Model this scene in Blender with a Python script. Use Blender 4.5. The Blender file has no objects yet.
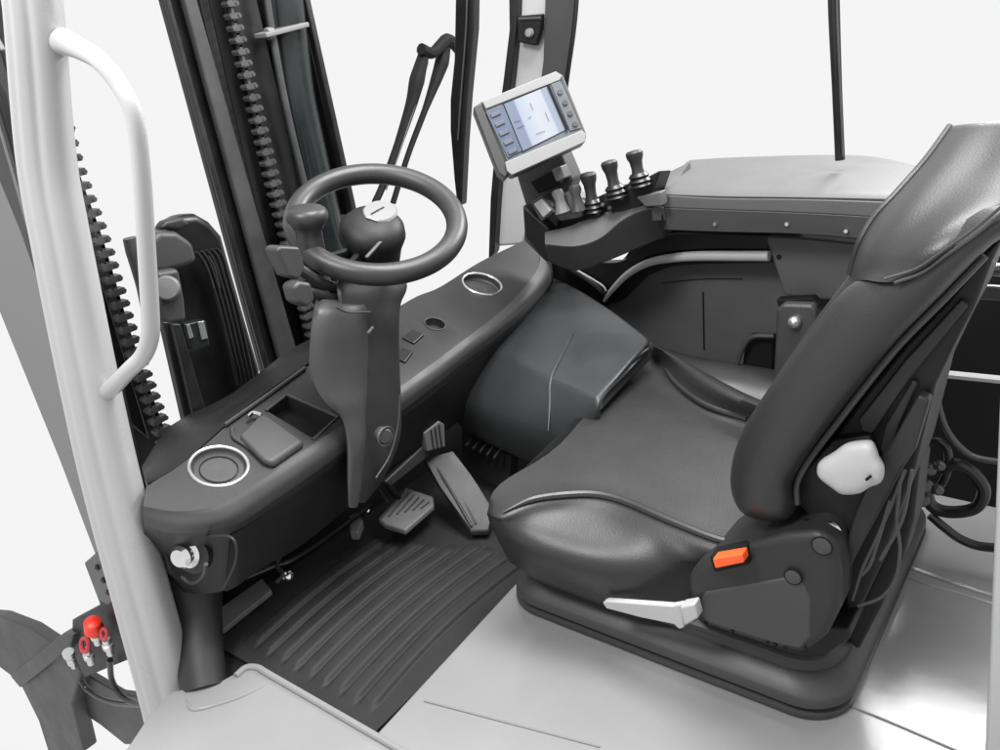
import bpy, bmesh, math, random
from mathutils import Vector, Matrix
random.seed(4)
S = bpy.context.scene
COL = S.collection

# ---------------------------------------------------------------- camera
CR = Matrix(((0.80797, -0.16294, 0.56625), (0.58198, 0.37091, -0.72369), (-0.09211, 0.91426, 0.39451)))
CAM = Vector((0, 0, 1.0)); FPX = 841.0
cd = bpy.data.cameras.new('camera'); cam = bpy.data.objects.new('camera', cd); COL.objects.link(cam)
cd.sensor_width = 36; cd.lens = 36 * FPX / 1000; cd.clip_start = 0.02; cd.clip_end = 200
cam.matrix_world = Matrix.Translation(CAM) @ CR.normalized().to_4x4()
S.camera = cam
# ---------------------------------------------------------------- light
W = bpy.data.worlds.new('World'); S.world = W; W.use_nodes = True
bg = W.node_tree.nodes['Background']; bg.inputs[0].default_value = (1.0, 1.0, 1.0, 1); bg.inputs[1].default_value = 0.91
def area(name, loc, target, size, sy, power):
    l = bpy.data.lights.new(name, 'AREA'); l.shape = 'RECTANGLE'; l.size = size; l.size_y = sy; l.energy = power
    o = bpy.data.objects.new(name, l); COL.objects.link(o); o.location = loc
    o.rotation_euler = (Vector(target) - Vector(loc)).to_track_quat('-Z', 'Y').to_euler(); return o
area('softbox_overhead', (-0.45, 1.35, 2.5), (-0.5, 1.2, 0.3), 1.5, 0.9, 95)
area('softbox_window', (-0.15, 3.5, 2.15), (-0.2, 1.2, 0.0), 1.3, 0.7, 95)
area('softbox_door', (-0.95, -0.25, 2.15), (-0.3, 1.0, 0.5), 0.6, 0.6, 44)
vs = S.view_settings; vs.view_transform = 'Standard'; vs.look = 'None'; vs.exposure = 0; vs.gamma = 1; vs.use_curve_mapping = False

# ---------------------------------------------------------------- picking points on the real planes of the cab
def P(px, py, **k):
    d = CR @ Vector((px - 500, 375 - py, -FPX))
    a = {'x': 0, 'y': 1, 'z': 2}[next(iter(k))]; v = next(iter(k.values()))
    return CAM + d * ((v - CAM[a]) / d[a])
def PN(px, py, p0, n):
    d = CR @ Vector((px - 500, 375 - py, -FPX)); n = Vector(n)
    return CAM + d * ((Vector(p0) - CAM).dot(n) / d.dot(n))
def L(pts, **k):
    out = []
    for p in pts:
        if isinstance(p, Vector): out.append(p.copy())
        elif len(p) == 4: out.append(P(p[0], p[1], **{p[2]: p[3]}))
        elif len(p) == 3: out.append(P(p[0], p[1], **{next(iter(k)): p[2]}))
        else: out.append(P(p[0], p[1], **k))
    return out

# ---------------------------------------------------------------- materials
MATS = {}
def mat(name, col, rough=0.5, metal=0.0, bump=0.0, scale=200, kind='noise', var=0.0, coat=0.0, spec=0.5, rvar=0.08):
    m = bpy.data.materials.new(name); m.use_nodes = True; nt = m.node_tree; b = nt.nodes['Principled BSDF']
    if isinstance(col, (int, float)): col = (col, col, col)
    b.inputs['Base Color'].default_value = (*col, 1); b.inputs['Roughness'].default_value = rough
    b.inputs['Metallic'].default_value = metal; b.inputs['Coat Weight'].default_value = coat
    b.inputs['Specular IOR Level'].default_value = spec; b.inputs['Coat Roughness'].default_value = 0.15
    tc = nt.nodes.new('ShaderNodeTexCoord')
    n2 = nt.nodes.new('ShaderNodeTexNoise'); n2.inputs['Scale'].default_value = 9; n2.inputs['Detail'].default_value = 8
    n2.inputs['Roughness'].default_value = 0.65
    nt.links.new(tc.outputs['Object'], n2.inputs['Vector'])
    mr = nt.nodes.new('ShaderNodeMapRange'); mr.inputs['From Min'].default_value = 0.3; mr.inputs['From Max'].default_value = 0.7
    mr.inputs['To Min'].default_value = max(0.03, rough - rvar); mr.inputs['To Max'].default_value = rough + rvar
    nt.links.new(n2.outputs['Fac'], mr.inputs['Value']); nt.links.new(mr.outputs[0], b.inputs['Roughness'])
    if var:
        cr = nt.nodes.new('ShaderNodeMapRange'); cr.inputs['From Min'].default_value = 0.3; cr.inputs['From Max'].default_value = 0.7
        cr.inputs['To Min'].default_value = 1 - var; cr.inputs['To Max'].default_value = 1 + var
        nt.links.new(n2.outputs['Fac'], cr.inputs['Value'])
        mx = nt.nodes.new('ShaderNodeVectorMath'); mx.operation = 'SCALE'; mx.inputs[0].default_value = col
        nt.links.new(cr.outputs[0], mx.inputs['Scale']); nt.links.new(mx.outputs[0], b.inputs['Base Color'])
    if bump:
        if kind == 'leather':
            t = nt.nodes.new('ShaderNodeTexVoronoi'); t.feature = 'SMOOTH_F1'; t.inputs['Scale'].default_value = scale; out = t.outputs['Distance']
        else:
            t = nt.nodes.new('ShaderNodeTexNoise'); t.inputs['Scale'].default_value = scale; t.inputs['Detail'].default_value = 3; out = t.outputs['Fac']
        nt.links.new(tc.outputs['Object'], t.inputs['Vector'])
        bp = nt.nodes.new('ShaderNodeBump'); bp.inputs['Strength'].default_value = bump; bp.inputs['Distance'].default_value = 0.001
        nt.links.new(out, bp.inputs['Height']); nt.links.new(bp.outputs[0], b.inputs['Normal'])
    MATS[name] = m; return m
LEATHER = mat('leather', 0.018, 0.44, bump=0.18, scale=420, kind='leather', spec=0.55, rvar=.05)
SIDELEATHER = mat('leather_smooth', 0.020, 0.40, bump=0.04, scale=420, kind='leather', spec=0.55)
PLASTIC = mat('grained_plastic', 0.020, 0.46, bump=0.35, scale=700, var=0.10, spec=.42)
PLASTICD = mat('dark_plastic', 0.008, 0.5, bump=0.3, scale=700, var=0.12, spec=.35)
PLASTICM = mat('grey_plastic', 0.042, 0.45, bump=0.25, scale=600, var=0.08)
PANEL = mat('panel_plastic', 0.085, 0.5, bump=0.25, scale=600, var=0.08)
CONTOP = mat('console_plastic', 0.085, 0.48, bump=0.25, scale=600, var=0.05)
BLACK = mat('black_metal', 0.006, 0.36, metal=0.0, var=0.3, coat=0.1)
BLACKM = mat('mast_steel', 0.014, 0.36, metal=0.1, var=0.35, rvar=0.14)
BLACKF = mat('flat_black', 0.007, 0.7, spec=0.2)
GREYM = mat('grey_metal', 0.07, 0.40, metal=0.3, var=0.25)
CHAIN = mat('chain_steel', 0.09, 0.4, metal=0.5, var=0.35)
DKGREY = mat('arm_paint', 0.034, 0.5, var=0.1, bump=0.2, scale=300)
FENDER = mat('fender_grey', 0.17, 0.5, var=0.06)
WHITEP = mat('white_paint', 0.41, 0.32, var=0.02, coat=0.2)
PILGREY = mat('pillar_grey', 0.42, 0.45, var=0.05)
FLOORM = mat('floor_paint', 0.225, 0.18, var=0.03, bump=0.08, scale=60, rvar=0.06)
RUBBER = mat('mat_rubber', 0.017, 0.62, bump=0.5, scale=500, var=0.15, spec=.3)
SILVER = mat('silver', 0.62, 0.25, metal=0.9, var=0.1)
CHROME = mat('chrome', 0.75, 0.12, metal=1.0, var=0.15)
LGREY = mat('light_grey_plastic', 0.40, 0.42, var=0.05, bump=0.2, scale=300)
MIDG = mat('mid_grey', 0.15, 0.45, var=0.1)
ORANGE = mat('orange_plastic', (0.85, 0.10, 0.02), 0.4)
RED = mat('red_cap', (0.80, 0.035, 0.015), 0.38, var=0.1)
REDM = mat('red_ring', (0.45, 0.04, 0.05), 0.4, var=0.2)
HUMPM = mat('moulded_console', (0.030, 0.0312, 0.0325), 0.38, bump=0.25, scale=700, var=0.08)
GLASSD = mat('dark_gloss', (0.010, 0.013, 0.013), 0.26, coat=0.1, var=0.3)
BEZEL = mat('bezel_white', 0.23, 0.55, var=0.04)
KEYPAD = mat('keypad_grey', (0.09, 0.10, 0.115), 0.45, var=0.12, bump=0.4, scale=90)
WHEELM = mat('wheel_skin', 0.024, 0.42, bump=0.2, scale=500, spec=.5)
KEYBLUE = mat('keypad_blue', (0.07, 0.09, 0.14), 0.4, var=0.2)
def screen_mat():
    m = bpy.data.materials.new('screen_image'); m.use_nodes = True; nt = m.node_tree; b = nt.nodes['Principled BSDF']
    b.inputs['Base Color'].default_value = (0.1, 0.11, 0.13, 1); b.inputs['Roughness'].default_value = 0.2
    tc = nt.nodes.new('ShaderNodeTexCoord'); sp = nt.nodes.new('ShaderNodeSeparateXYZ')
    nt.links.new(tc.outputs['UV'], sp.inputs[0])
    r = nt.nodes.new('ShaderNodeValToRGB'); e = r.color_ramp.elements
    e[0].position = 0.0; e[0].color = (0.12, 0.16, 0.27, 1); e[1].position = 1.0; e[1].color = (0.33, 0.38, 0.47, 1)
    for p, c in ((0.20, (0.10, 0.14, 0.28, 1)), (0.24, (0.50, 0.57, 0.70, 1)), (0.55, (0.72, 0.74, 0.76, 1)), (0.80, (0.66, 0.70, 0.76, 1)), (0.84, (0.30, 0.36, 0.50, 1))):
        q = e.new(p); q.color = c
    r.color_ramp.interpolation = 'LINEAR'
    nt.links.new(sp.outputs[0], r.inputs[0]); nt.links.new(r.outputs[0], b.inputs['Emission Color']); b.inputs['Emission Strength'].default_value = 0.72
    return m
SCREEN = screen_mat()

# ---------------------------------------------------------------- mesh builder
class MB:
    def __init__(s): s.v = []; s.f = []
    def add(s, verts, faces):
        o = len(s.v); s.v += [Vector(v) for v in verts]; s.f += [[i + o for i in f] for f in faces]; return s
    def slab(s, poly, ext):
        n = len(poly); ext = Vector(ext); q = [p + ext for p in poly]
        f = [list(range(n)), list(range(2 * n - 1, n - 1, -1))] + [[i, i + n, (i + 1) % n + n, (i + 1) % n] for i in range(n)]
        return s.add(list(poly) + q, f)
    def box(s, c, size, rot=None):
        c = Vector(c); hx, hy, hz = [a / 2 for a in size]; R = rot or Matrix.Identity(3)
        v = [c + R @ Vector((x, y, z)) for x in (-hx, hx) for y in (-hy, hy) for z in (-hz, hz)]
        return s.add(v, [[0, 1, 3, 2], [4, 6, 7, 5], [0, 4, 5, 1], [2, 3, 7, 6], [0, 2, 6, 4], [1, 5, 7, 3]])
    def bar(s, a, b, w, h, up=(0, 0, 1)):
        a = Vector(a); b = Vector(b); t = (b - a).normalized(); u = t.cross(Vector(up)).normalized(); v = u.cross(t)
        pr = [u * x * w / 2 + v * y * h / 2 for x, y in ((-1, -1), (1, -1), (1, 1), (-1, 1))]
        return s.add([a + p for p in pr] + [b + p for p in pr], [[3, 2, 1, 0], [4, 5, 6, 7]] + [[i, (i + 1) % 4, (i + 1) % 4 + 4, i + 4] for i in range(4)])
    def tube(s, pts, r, res=14, smooth=6, flat=1.0, up=None, closed=False):
        n0 = len(pts); rr = r if isinstance(r, (list, tuple)) else [r] * n0
        if smooth: pts, rr = cr(pts, smooth, rr, closed)
        n = len(pts); rings = []; prev = None
        for i in range(n):
            if closed: t = (pts[(i + 1) % n] - pts[i - 1]).normalized()
            else: t = (pts[min(i + 1, n - 1)] - pts[max(i - 1, 0)]).normalized()
            if prev is None: prev = Vector(up) if up else (Vector((0, 0, 1)) if abs(t.z) < .9 else Vector((0, 1, 0)))
            u = (prev - t * prev.dot(t)).normalized(); prev = u; w = t.cross(u)
            rings.append([pts[i] + (u * math.cos(a) + w * math.sin(a) * flat) * rr[i] for a in [2 * math.pi * k / res for k in range(res)]])
        v = [p for q in rings for p in q]; f = []
        for i in range(n if closed else n - 1):
            j = (i + 1) % n
            for k in range(res): f.append([i * res + k, i * res + (k + 1) % res, j * res + (k + 1) % res, j * res + k])
        if not closed: f += [list(range(res - 1, -1, -1)), list(range((n - 1) * res, n * res))]
        return s.add(v, f)
    def lathe(s, o, ax, prof, res=32, sx=1.0, ref=None):
        o = Vector(o); ax = Vector(ax).normalized(); u = (Vector(ref) if ref else (Vector((1, 0, 0)) if abs(ax.x) < .8 else Vector((0, 1, 0)))); u = (u - ax * u.dot(ax)).normalized(); w = ax.cross(u)
        v = []; f = []
        for r, h in prof:
            for k in range(res):
                a = 2 * math.pi * k / res; v.append(o + ax * h + (u * math.cos(a) * sx + w * math.sin(a)) * max(r, 1e-5))
        for i in range(len(prof) - 1):
            for k in range(res): f.append([i * res + k, i * res + (k + 1) % res, (i + 1) * res + (k + 1) % res, (i + 1) * res + k])
        f += [list(range(res - 1, -1, -1)), list(range((len(prof) - 1) * res, len(prof) * res))]
        return s.add(v, f)
    def rings(s, rs, cap=True):
        n = len(rs[0]); v = [p for r in rs for p in r]; f = []
        for i in range(len(rs) - 1):
            for k in range(n): f.append([i * n + k, i * n + (k + 1) % n, (i + 1) * n + (k + 1) % n, (i + 1) * n + k])
        if cap: f += [list(range(n - 1, -1, -1)), list(range((len(rs) - 1) * n, len(rs) * n))]
        return s.add(v, f)
    def surf(s, rows, nu=24, nv=5, thick=None, lin=False, closed=False, raw=False):
        """sheet through rows of points; thick = vector that gives it its underside"""
        g = rows if raw else [resample(r, nu) for r in rows]; nu = len(g[0])
        if lin: grid = g
        else:
            cols = [cr([g[i][k] for i in range(len(g))], nv)[0] for k in range(nu)]
            grid = [[cols[k][i] for k in range(nu)] for i in range(len(cols[0]))]
        m = len(grid); v = [p for r in grid for p in r]; f = []
        for i in range(m if closed else m - 1):
            for k in range(nu - 1): f.append([i * nu + k, i * nu + k + 1, ((i + 1) % m) * nu + k + 1, ((i + 1) % m) * nu + k])
        if closed:
            f += [[i * nu for i in range(m)], [i * nu + nu - 1 for i in range(m - 1, -1, -1)]]
        elif thick is not None:
            o = len(v); v = v + [p + Vector(thick) for p in v]; f += [[a + o for a in reversed(q)] for q in f]
            bd = [(0, k) for k in range(nu)] + [(i, nu - 1) for i in range(1, m)] + [(m - 1, k) for k in range(nu - 2, -1, -1)] + [(i, 0) for i in range(m - 2, 0, -1)]
            ids = [i * nu + k for i, k in bd]
            for a, b in zip(ids, ids[1:] + ids[:1]): f.append([b, a, a + o, b + o])
        return s.add(v, f)
    def pillow(s, outline, spine, n, h, hb=None, steps=7, smooth=3, power=1.0):
        n = Vector(n).normalized(); hb = h if hb is None else hb
        out = cr(outline, smooth, None, True)[0] if smooth else outline
        def near(p):
            best = None
            for a, b in zip(spine, spine[1:]) if len(spine) > 1 else [(spine[0], spine[0])]:
                d = b - a; t = 0 if d.length < 1e-9 else max(0, min(1, (p - a).dot(d) / d.dot(d))); q = a + d * t
                if best is None or (p - q).length < best[0]: best = ((p - q).length, q)
            return best[1]
        sp = [near(p) for p in out]
        for _ in range(3): sp = [(sp[i - 1] + sp[i] * 2 + sp[(i + 1) % len(sp)]) / 4 for i in range(len(sp))]
        rs = []
        for i in range(-steps, steps + 1):
            a = math.pi / 2 * i / steps; c = math.cos(a) ** power; z = math.sin(a) * (h if i > 0 else hb)
            rs.append([q + (p - q) * max(c, 0.02) + n * z for p, q in zip(out, sp)])
        return s.rings(rs)
def cr(pts, k, rr=None, closed=False):
    n = len(pts)
    if n < 3 and not closed:
        o = [pts[0].lerp(pts[-1], i / k) for i in range(k + 1)]
        return o, ([rr[0] + (rr[-1] - rr[0]) * i / k for i in range(k + 1)] if rr else None)
    out = []; ro = []
    for i in range(n if closed else n - 1):
        g = (lambda j: pts[j % n]) if closed else (lambda j: pts[j] if 0 <= j < n else (pts[0] * 2 - pts[1] if j < 0 else pts[-1] * 2 - pts[-2]))
        p0, p1, p2, p3 = g(i - 1), g(i), g(i + 1), g(i + 2)
        for j in range(k):
            t = j / k
            out.append(0.5 * ((2 * p1) + (p2 - p0) * t + (2 * p0 - 5 * p1 + 4 * p2 - p3) * t * t + (3 * p1 - p0 - 3 * p2 + p3) * t ** 3))
            if rr: ro.append(rr[i] + (rr[(i + 1) % n] - rr[i]) * t)
    if not closed:
        out.append(pts[-1].copy())
        if rr: ro.append(rr[-1])
    return out, (ro if rr else None)
def resample(pts, n, smooth=True):
    q = cr(pts, 10)[0] if smooth else pts
    d = [0]
    for a, b in zip(q, q[1:]): d.append(d[-1] + (b - a).length)
    out = []; j = 0
    for i in range(n):
        t = d[-1] * i / (n - 1)
        while j < len(q) - 2 and d[j + 1] < t: j += 1
        e = d[j + 1] - d[j]; out.append(q[j].lerp(q[j + 1], 0 if e < 1e-9 else min(1, (t - d[j]) / e)))
    return out

ORG = {}
def thing(name, label, cat, loc, group=None):
    o = bpy.data.objects.new(name, None); COL.objects.link(o); o.location = loc; o.empty_display_size = 0.05
    o['label'] = label; o['category'] = cat
    if group: o['group'] = group
    ORG[o.name] = Vector(loc); return o
def obj(name, mb, m, parent=None, smooth=True, bevel=0, seg=3, sub=0, angle=35, label=None, cat=None, group=None, kind=None, org=None, uv=None):
    base = ORG[parent.name] if parent else (Vector(org) if org is not None else sum(mb.v, Vector()) / len(mb.v))
    me = bpy.data.meshes.new(name); me.from_pydata([tuple(v - base) for v in mb.v], [], mb.f)
    bm = bmesh.new(); bm.from_mesh(me)
    bmesh.ops.remove_doubles(bm, verts=bm.verts, dist=1e-6); bmesh.ops.recalc_face_normals(bm, faces=bm.faces); bm.to_mesh(me); bm.free()
    for p in me.polygons: p.use_smooth = smooth
    me.materials.append(m)
    if smooth and not bevel and not sub: me.set_sharp_from_angle(angle=math.radians(angle))
    o = bpy.data.objects.new(name, me); COL.objects.link(o)
    if parent: o.parent = parent
    else: o.location = base
    ORG[o.name] = base
    if sub:
        md = o.modifiers.new('sub', 'SUBSURF'); md.levels = sub; md.render_levels = sub
    if bevel:
        md = o.modifiers.new('bevel', 'BEVEL'); md.width = bevel; md.segments = seg; md.limit_method = 'ANGLE'; md.angle_limit = math.radians(30)
        o.modifiers.new('wn', 'WEIGHTED_NORMAL')
    if label: o['label'] = label
    if cat: o['category'] = cat
    if group: o['group'] = group
    if kind: o['kind'] = kind
    return o
def carve(o, cutters):
    for mb in cutters:
        c = obj('cutter', mb, BLACK, org=(0, 0, 0)); bpy.context.view_layer.update()
        md = o.modifiers.new('cut', 'BOOLEAN'); md.operation = 'DIFFERENCE'; md.object = c; md.solver = 'EXACT'
        bpy.context.view_layer.update(); dg = bpy.context.evaluated_depsgraph_get()
        me = bpy.data.meshes.new_from_object(o.evaluated_get(dg)); o.modifiers.remove(md); o.data = me
        bpy.data.objects.remove(c)
    for p in o.data.polygons: p.use_smooth = True
    o.data.set_sharp_from_angle(angle=math.radians(30))
def wpx(p, px):  # radius in metres of something px pixels wide at point p
    return px / 2 / FPX * -(CR.transposed() @ (p - CAM)).z
V = Vector

# ================================================================ FLOOR
fz = 0.0
mb = MB()
sill = L([(128, 745), (150, 712), (172, 690), (215, 683), (250, 664), (375, 734), (516, 582)], z=0)
far = [V((-0.824, 1.95, 0)), V((0.25, 1.95, 0)), V((0.25, 0.20, 0)), V((-1.08, 0.20, 0))]
mb.slab(sill + far, (0, 0, -0.05))
obj('floor', mb, FLOORM, bevel=0.006, seg=3, kind='structure')
mb = MB().slab([V((-1.26, 0.60, -0.012)), V((-1.10, 0.60, -0.012)), V((-0.80, 0.625, -0.012)), V((-0.80, 1.95, -0.012)), V((-1.6, 1.95, -0.012)), V((-1.6, 0.86, -0.012)), V((-1.30, 0.70, -0.012))], (0, 0, -0.03))
obj('floor', mb, BLACKF, kind='structure')
# rib pressed in the floor behind the seat, and the sheet seams
mb = MB()
mb.tube(L([(905, 566), (923, 573), (960, 586), (1060, 618)], z=0.0), 0.006, res=8)
mb.tube(L([(905, 576), (923, 583), (960, 594), (1060, 626)], z=0.0), 0.004, res=8)
obj('floor', mb, FLOORM, kind='structure')
mb = MB().tube(L([(424, 701), (470, 713), (543, 732), (600, 747)], z=0.001), 0.0014, res=6)
mb.tube(L([(850, 706), (890, 722), (960, 752)], z=0.001), 0.0016, res=6)
obj('floor', mb, MIDG, kind='structure')

mb = MB()
mb.tube(L([(236, 676), (246, 668), (258, 668), (272, 676), (374, 735), (400, 750), (440, 772)], z=.002), .006, res=10)
mb.tube(L([(186, 700), (192, 709), (206, 708), (240, 697), (268, 684)], z=.000), [.001, .004, .004, .004, .0005], res=10)
obj('floor', mb, FLOORM, kind='structure')
# rubber mat: height field with rounded ridges
def make_mat():
    x0, x1, y0, y1 = -1.26, -0.806, 0.624, 1.36
    nx, ny = 260, 90; mb = MB(); v = []; f = []
    for j in range(ny + 1):
        for i in range(nx + 1):
            ty = j / ny; y = y0 + (y1 - y0) * ty
            x = x0 + (x1 - x0) * i / nx
            bow = -0.018 * math.sin(math.pi * min(1, max(0, (y - 0.66) / 0.44))) 
            u = (x - bow + 1.165) / 0.0365
            h = 0.0
            if 0 <= u < 9.0:
                k = int(u); fr = u - k
                ys = 0.660 - 0.004 * (k % 2); ye = 1.10 if k > 4 else (1.02 + 0.012 * k)
                if ys < y < ye:
                    e = min(1, (y - ys) / 0.016, (ye - y) / 0.016); e = math.sqrt(max(0, 1 - (1 - e) ** 2))
                    c = abs(fr - 0.5) / 0.45
                    if c < 1: h = 0.0075 * (1 - c ** 5) * e
            v.append((x, y, h - 0.004))
    for j in range(ny):
        for i in range(nx): a = j * (nx + 1) + i; f.append([a, a + 1, a + nx + 2, a + nx + 1])
    mb.add(v, f)
    o = len(mb.v); bd = [i for i in range(nx + 1)] + [j * (nx + 1) + nx for j in range(1, ny + 1)] + [ny * (nx + 1) + i for i in range(nx - 1, -1, -1)] + [j * (nx + 1) for j in range(ny - 1, 0, -1)]
    mb.v += [mb.v[i] - V((0, 0, 0.007)) for i in bd]; n = len(bd)
    for i in range(n): mb.f.append([bd[i], bd[(i + 1) % n], o + (i + 1) % n, o + i])
    mb.f.append([o + i for i in range(n)])
    obj('floor_mat', mb, RUBBER, angle=60, label='black rubber mat with long rounded ridges in the footwell', cat='floor mat')
make_mat()

# ================================================================ NEAR FRONT PILLAR + HANDLE
t = thing('front_pillar', 'thick white door pillar with a bent grab handle at the near left', 'pillar', P(170, 700, z=0))
axis = L([(26, -40), (34, 13), (46, 154), (61, 240), (90, 385), (115, 495), (150, 625), (168, 692), (173, 712)], y=0.53)
rad = [wpx(p, 53) for p in axis]
rings = []
pts, rr = cr(axis, 5, rad)
for i, p in enumerate(pts):
    tt = (pts[min(i + 1, len(pts) - 1)] - pts[max(i - 1, 0)]).normalized(); u = V((0.83, 0.55, 0)); u = (u - tt * u.dot(tt)).normalized(); w = tt.cross(u)
    ring = []
    for k in range(72):
        a = 2 * math.pi * k / 72; r = rr[i]
        # rounded extrusion with two shallow flutes
        q = 1.0 - 0.09 * math.exp(-((math.cos(a) - 0.15) / 0.14) ** 2) - 0.08 * math.exp(-((math.cos(a) + 0.55) / 0.1) ** 2)
        ca, sa = math.cos(a), math.sin(a); sq = 1 / (abs(ca) ** 3 + abs(sa) ** 3) ** (1 / 3)
        ring.append(p + (u * ca * sq + w * sa * sq * 0.8) * r * q)
    rings.append(ring)
obj('post', MB().rings(rings), WHITEP, t)
h = L([(50, 40, 'y', .57), (64, 42, 'y', .54), (80, 49, 'y', .515), (100, 61), (120, 86), (134, 115), (141, 165), (146, 240), (150, 310), (150, 336), (143, 356), (128, 371), (113, 387, 'y', .525), (98, 398, 'y', .56)], y=0.50)
obj('grab_handle', MB().tube(h, [wpx(p, w) for p, w in zip(h, (28, 26, 21, 19, 18, 18, 18, 18, 18, 18, 17, 16, 17, 17))], res=20), WHITEP, t)
s_ = L([(118, 385), (143, 495), (170, 600), (192, 680)], y=0.58)
obj('seal', MB().tube(s_, 0.008, res=8), BLACKF, t)

# grey fender panel to the left of the pillar
t = thing('fender_panel', 'flat mid grey body panel sloping behind the white door pillar', 'body panel', P(105, 600, y=0.7))
obj('panel', MB().slab(L([(-30, 120), (0, 165), (35, 258), (95, 400), (120, 500), (128, 600), (112, 600), (60, 462), (0, 314), (-30, 235)], y=0.66), (0, 0.02, 0)), FENDER, t, bevel=0.004)
obj('seal', MB().slab(L([(-30, 30), (0, 95), (30, 215), (52, 300), (44, 300), (20, 232), (-30, 110)], y=0.645), (0, 0.012, 0)), BLACK, t, bevel=0.003)
obj('seal', MB().tube(L([(-20, 60), (0, 128), (22, 205), (45, 290)], y=0.64), 0.003, res=8), MIDG, t)
obj('trim', MB().slab(L([(-30, 0), (0, 50), (22, 120), (34, 190), (26, 190), (12, 140), (-30, 60)], y=0.7), (0, 0.012, 0)), BLACK, t, bevel=0.003)
obj('marker', MB().lathe(P(72, 437, y=0.655), (0, -1, 0), [(0, 0), (0.005, 0), (0.005, 0.003), (0, 0.004)], res=12), REDM, t)

# ================================================================ BOTTOM LEFT: arm, bracket, couplings, hoses
t = thing('support_arm', 'dark grey curved steel arm at the bottom left edge', 'arm', P(60, 700, y=0.62))
arm = L([(-40, 612), (0, 616), (30, 628), (55, 645), (68, 655), (20, 683), (0, 668), (-40, 650)], y=0.60)
obj('arm', MB().slab(arm, (0, 0.03, 0)), DKGREY, t, bevel=0.006)
obj('clamp', MB().slab(L([(10, 676), (20, 688), (70, 648), (72, 636), (62, 634)], y=0.585), (0, 0.035, 0)), DKGREY, t, bevel=0.004)
obj('leg', MB().slab(L([(20, 684), (70, 648), (80, 672), (72, 705), (84, 752), (48, 752), (38, 720)], y=0.605), (0, 0.04, 0)), DKGREY, t, bevel=0.006)
obj('foot_plate', MB().slab(L([(68, 704), (88, 676), (118, 694), (158, 700), (160, 745), (125, 745), (100, 725)], y=0.64), (0, 0.02, 0)), DKGREY, t, bevel=0.004)
t = thing('coupling_bracket', 'dark steel bracket carrying the red capped hydraulic couplings', 'bracket', P(110, 640, y=0.62))
obj('plate', MB().slab(L([(84, 563), (99, 550), (112, 560), (135, 640), (128, 660), (108, 668), (84, 678), (72, 650), (72, 620), (100, 605)], y=0.60), (0, 0.02, 0)), PLASTICD, t, bevel=0.003)
obj('lug', MB().slab(L([(84, 563), (99, 552), (106, 560), (118, 596), (108, 606), (98, 600)], y=0.59), (0, 0.012, 0)), GREYM, t, bevel=0.003)
for q in ((98, 567), (104, 580), (109, 592)):
    obj('bolt', MB().lathe(P(*q, y=0.59), (0.2, -1, 0.2), [(0, 0), (0.006, 0), (0.006, 0.004), (0.003, 0.006), (0, 0.006)], res=6), BLACK, t)
obj('strut', MB().slab(L([(125, 655), (134, 652), (150, 690), (138, 690)], y=0.6), (0, 0.02, 0)), PLASTICD, t, bevel=0.003)
ax = V((0.25, -0.6, 0.75)).normalized()
def coupling(px, py, r, capm, label, ring):
    c = P(px, py, y=0.57); t = thing('hydraulic_coupling', label, 'coupling', c, 'hydraulic couplings at the bottom left')
    d = (P(px + (10 if ring else 8), py + 30, y=0.58) - c).normalized()
    if ring:
        mb = MB(); u = V((1, 0, 0)); mb.tube([c + (V((1, 0, 0)) * math.cos(a) + V((0, .45, .9)) * math.sin(a)) * r * 1.05 for a in [k * math.pi / 6 for k in range(12)]], r * 0.36, res=8, smooth=3, closed=True)
        obj('cap', mb, capm, t)
    else: obj('cap', MB().lathe(c - d * 0.014, d, [(0, 0), (r * .6, 0.0), (r * .95, 0.004), (r, 0.012), (r, 0.024), (r * 1.1, 0.027), (r * 1.1, 0.031), (0, 0.032)], res=20), capm, t)
    obj('ferrule', MB().lathe(c + d * 0.016, d, [(0, 0), (.008, 0), (.008, .016), (.011, .017), (.011, .030), (.0075, .032), (.0075, .052), (0, .053)], res=12), SILVER, t)
coupling(93, 625, 0.0175, RED, 'red plastic cap on the upper hydraulic coupling beside the pillar', False)
coupling(85, 645, 0.0135, REDM, 'dull red ring on the lower left hydraulic coupling', True)
coupling(104, 634, 0.010, REDM, 'small dark red ring on the coupling closest to the pillar', True)
t = thing('coupling_nut', 'bare silver hose fitting hanging left of the red couplings', 'fitting', P(66, 655, y=0.57), 'hydraulic couplings at the bottom left')
c = P(68, 652, y=0.57); d = (P(80, 682, y=0.58) - c).normalized()
obj('ferrule', MB().lathe(c, d, [(0, 0), (.013, 0), (.013, .012), (.008, .013), (.008, .022), (.010, .023), (.010, .040), (.006, .042), (.006, .056), (0, .056)], res=12), SILVER, t)
for n_, q, lab in (('hydraulic_hose', [(81, 680), (88, 690), (105, 700), (125, 704), (150, 704), (175, 700)], 'lower black hydraulic hose curving from the silver fitting to the pillar'),
               ('hydraulic_hose', [(110, 660), (112, 680), (122, 696), (138, 704), (160, 703), (180, 700)], 'upper black hydraulic hose looping down from the red cap')):
    obj(n_, MB().tube(L(q, y=0.585 if q[0][0] > 100 else 0.60), 0.0062, res=10), BLACK, label=lab, cat='hose', group='hydraulic hoses at the bottom left')

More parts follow.
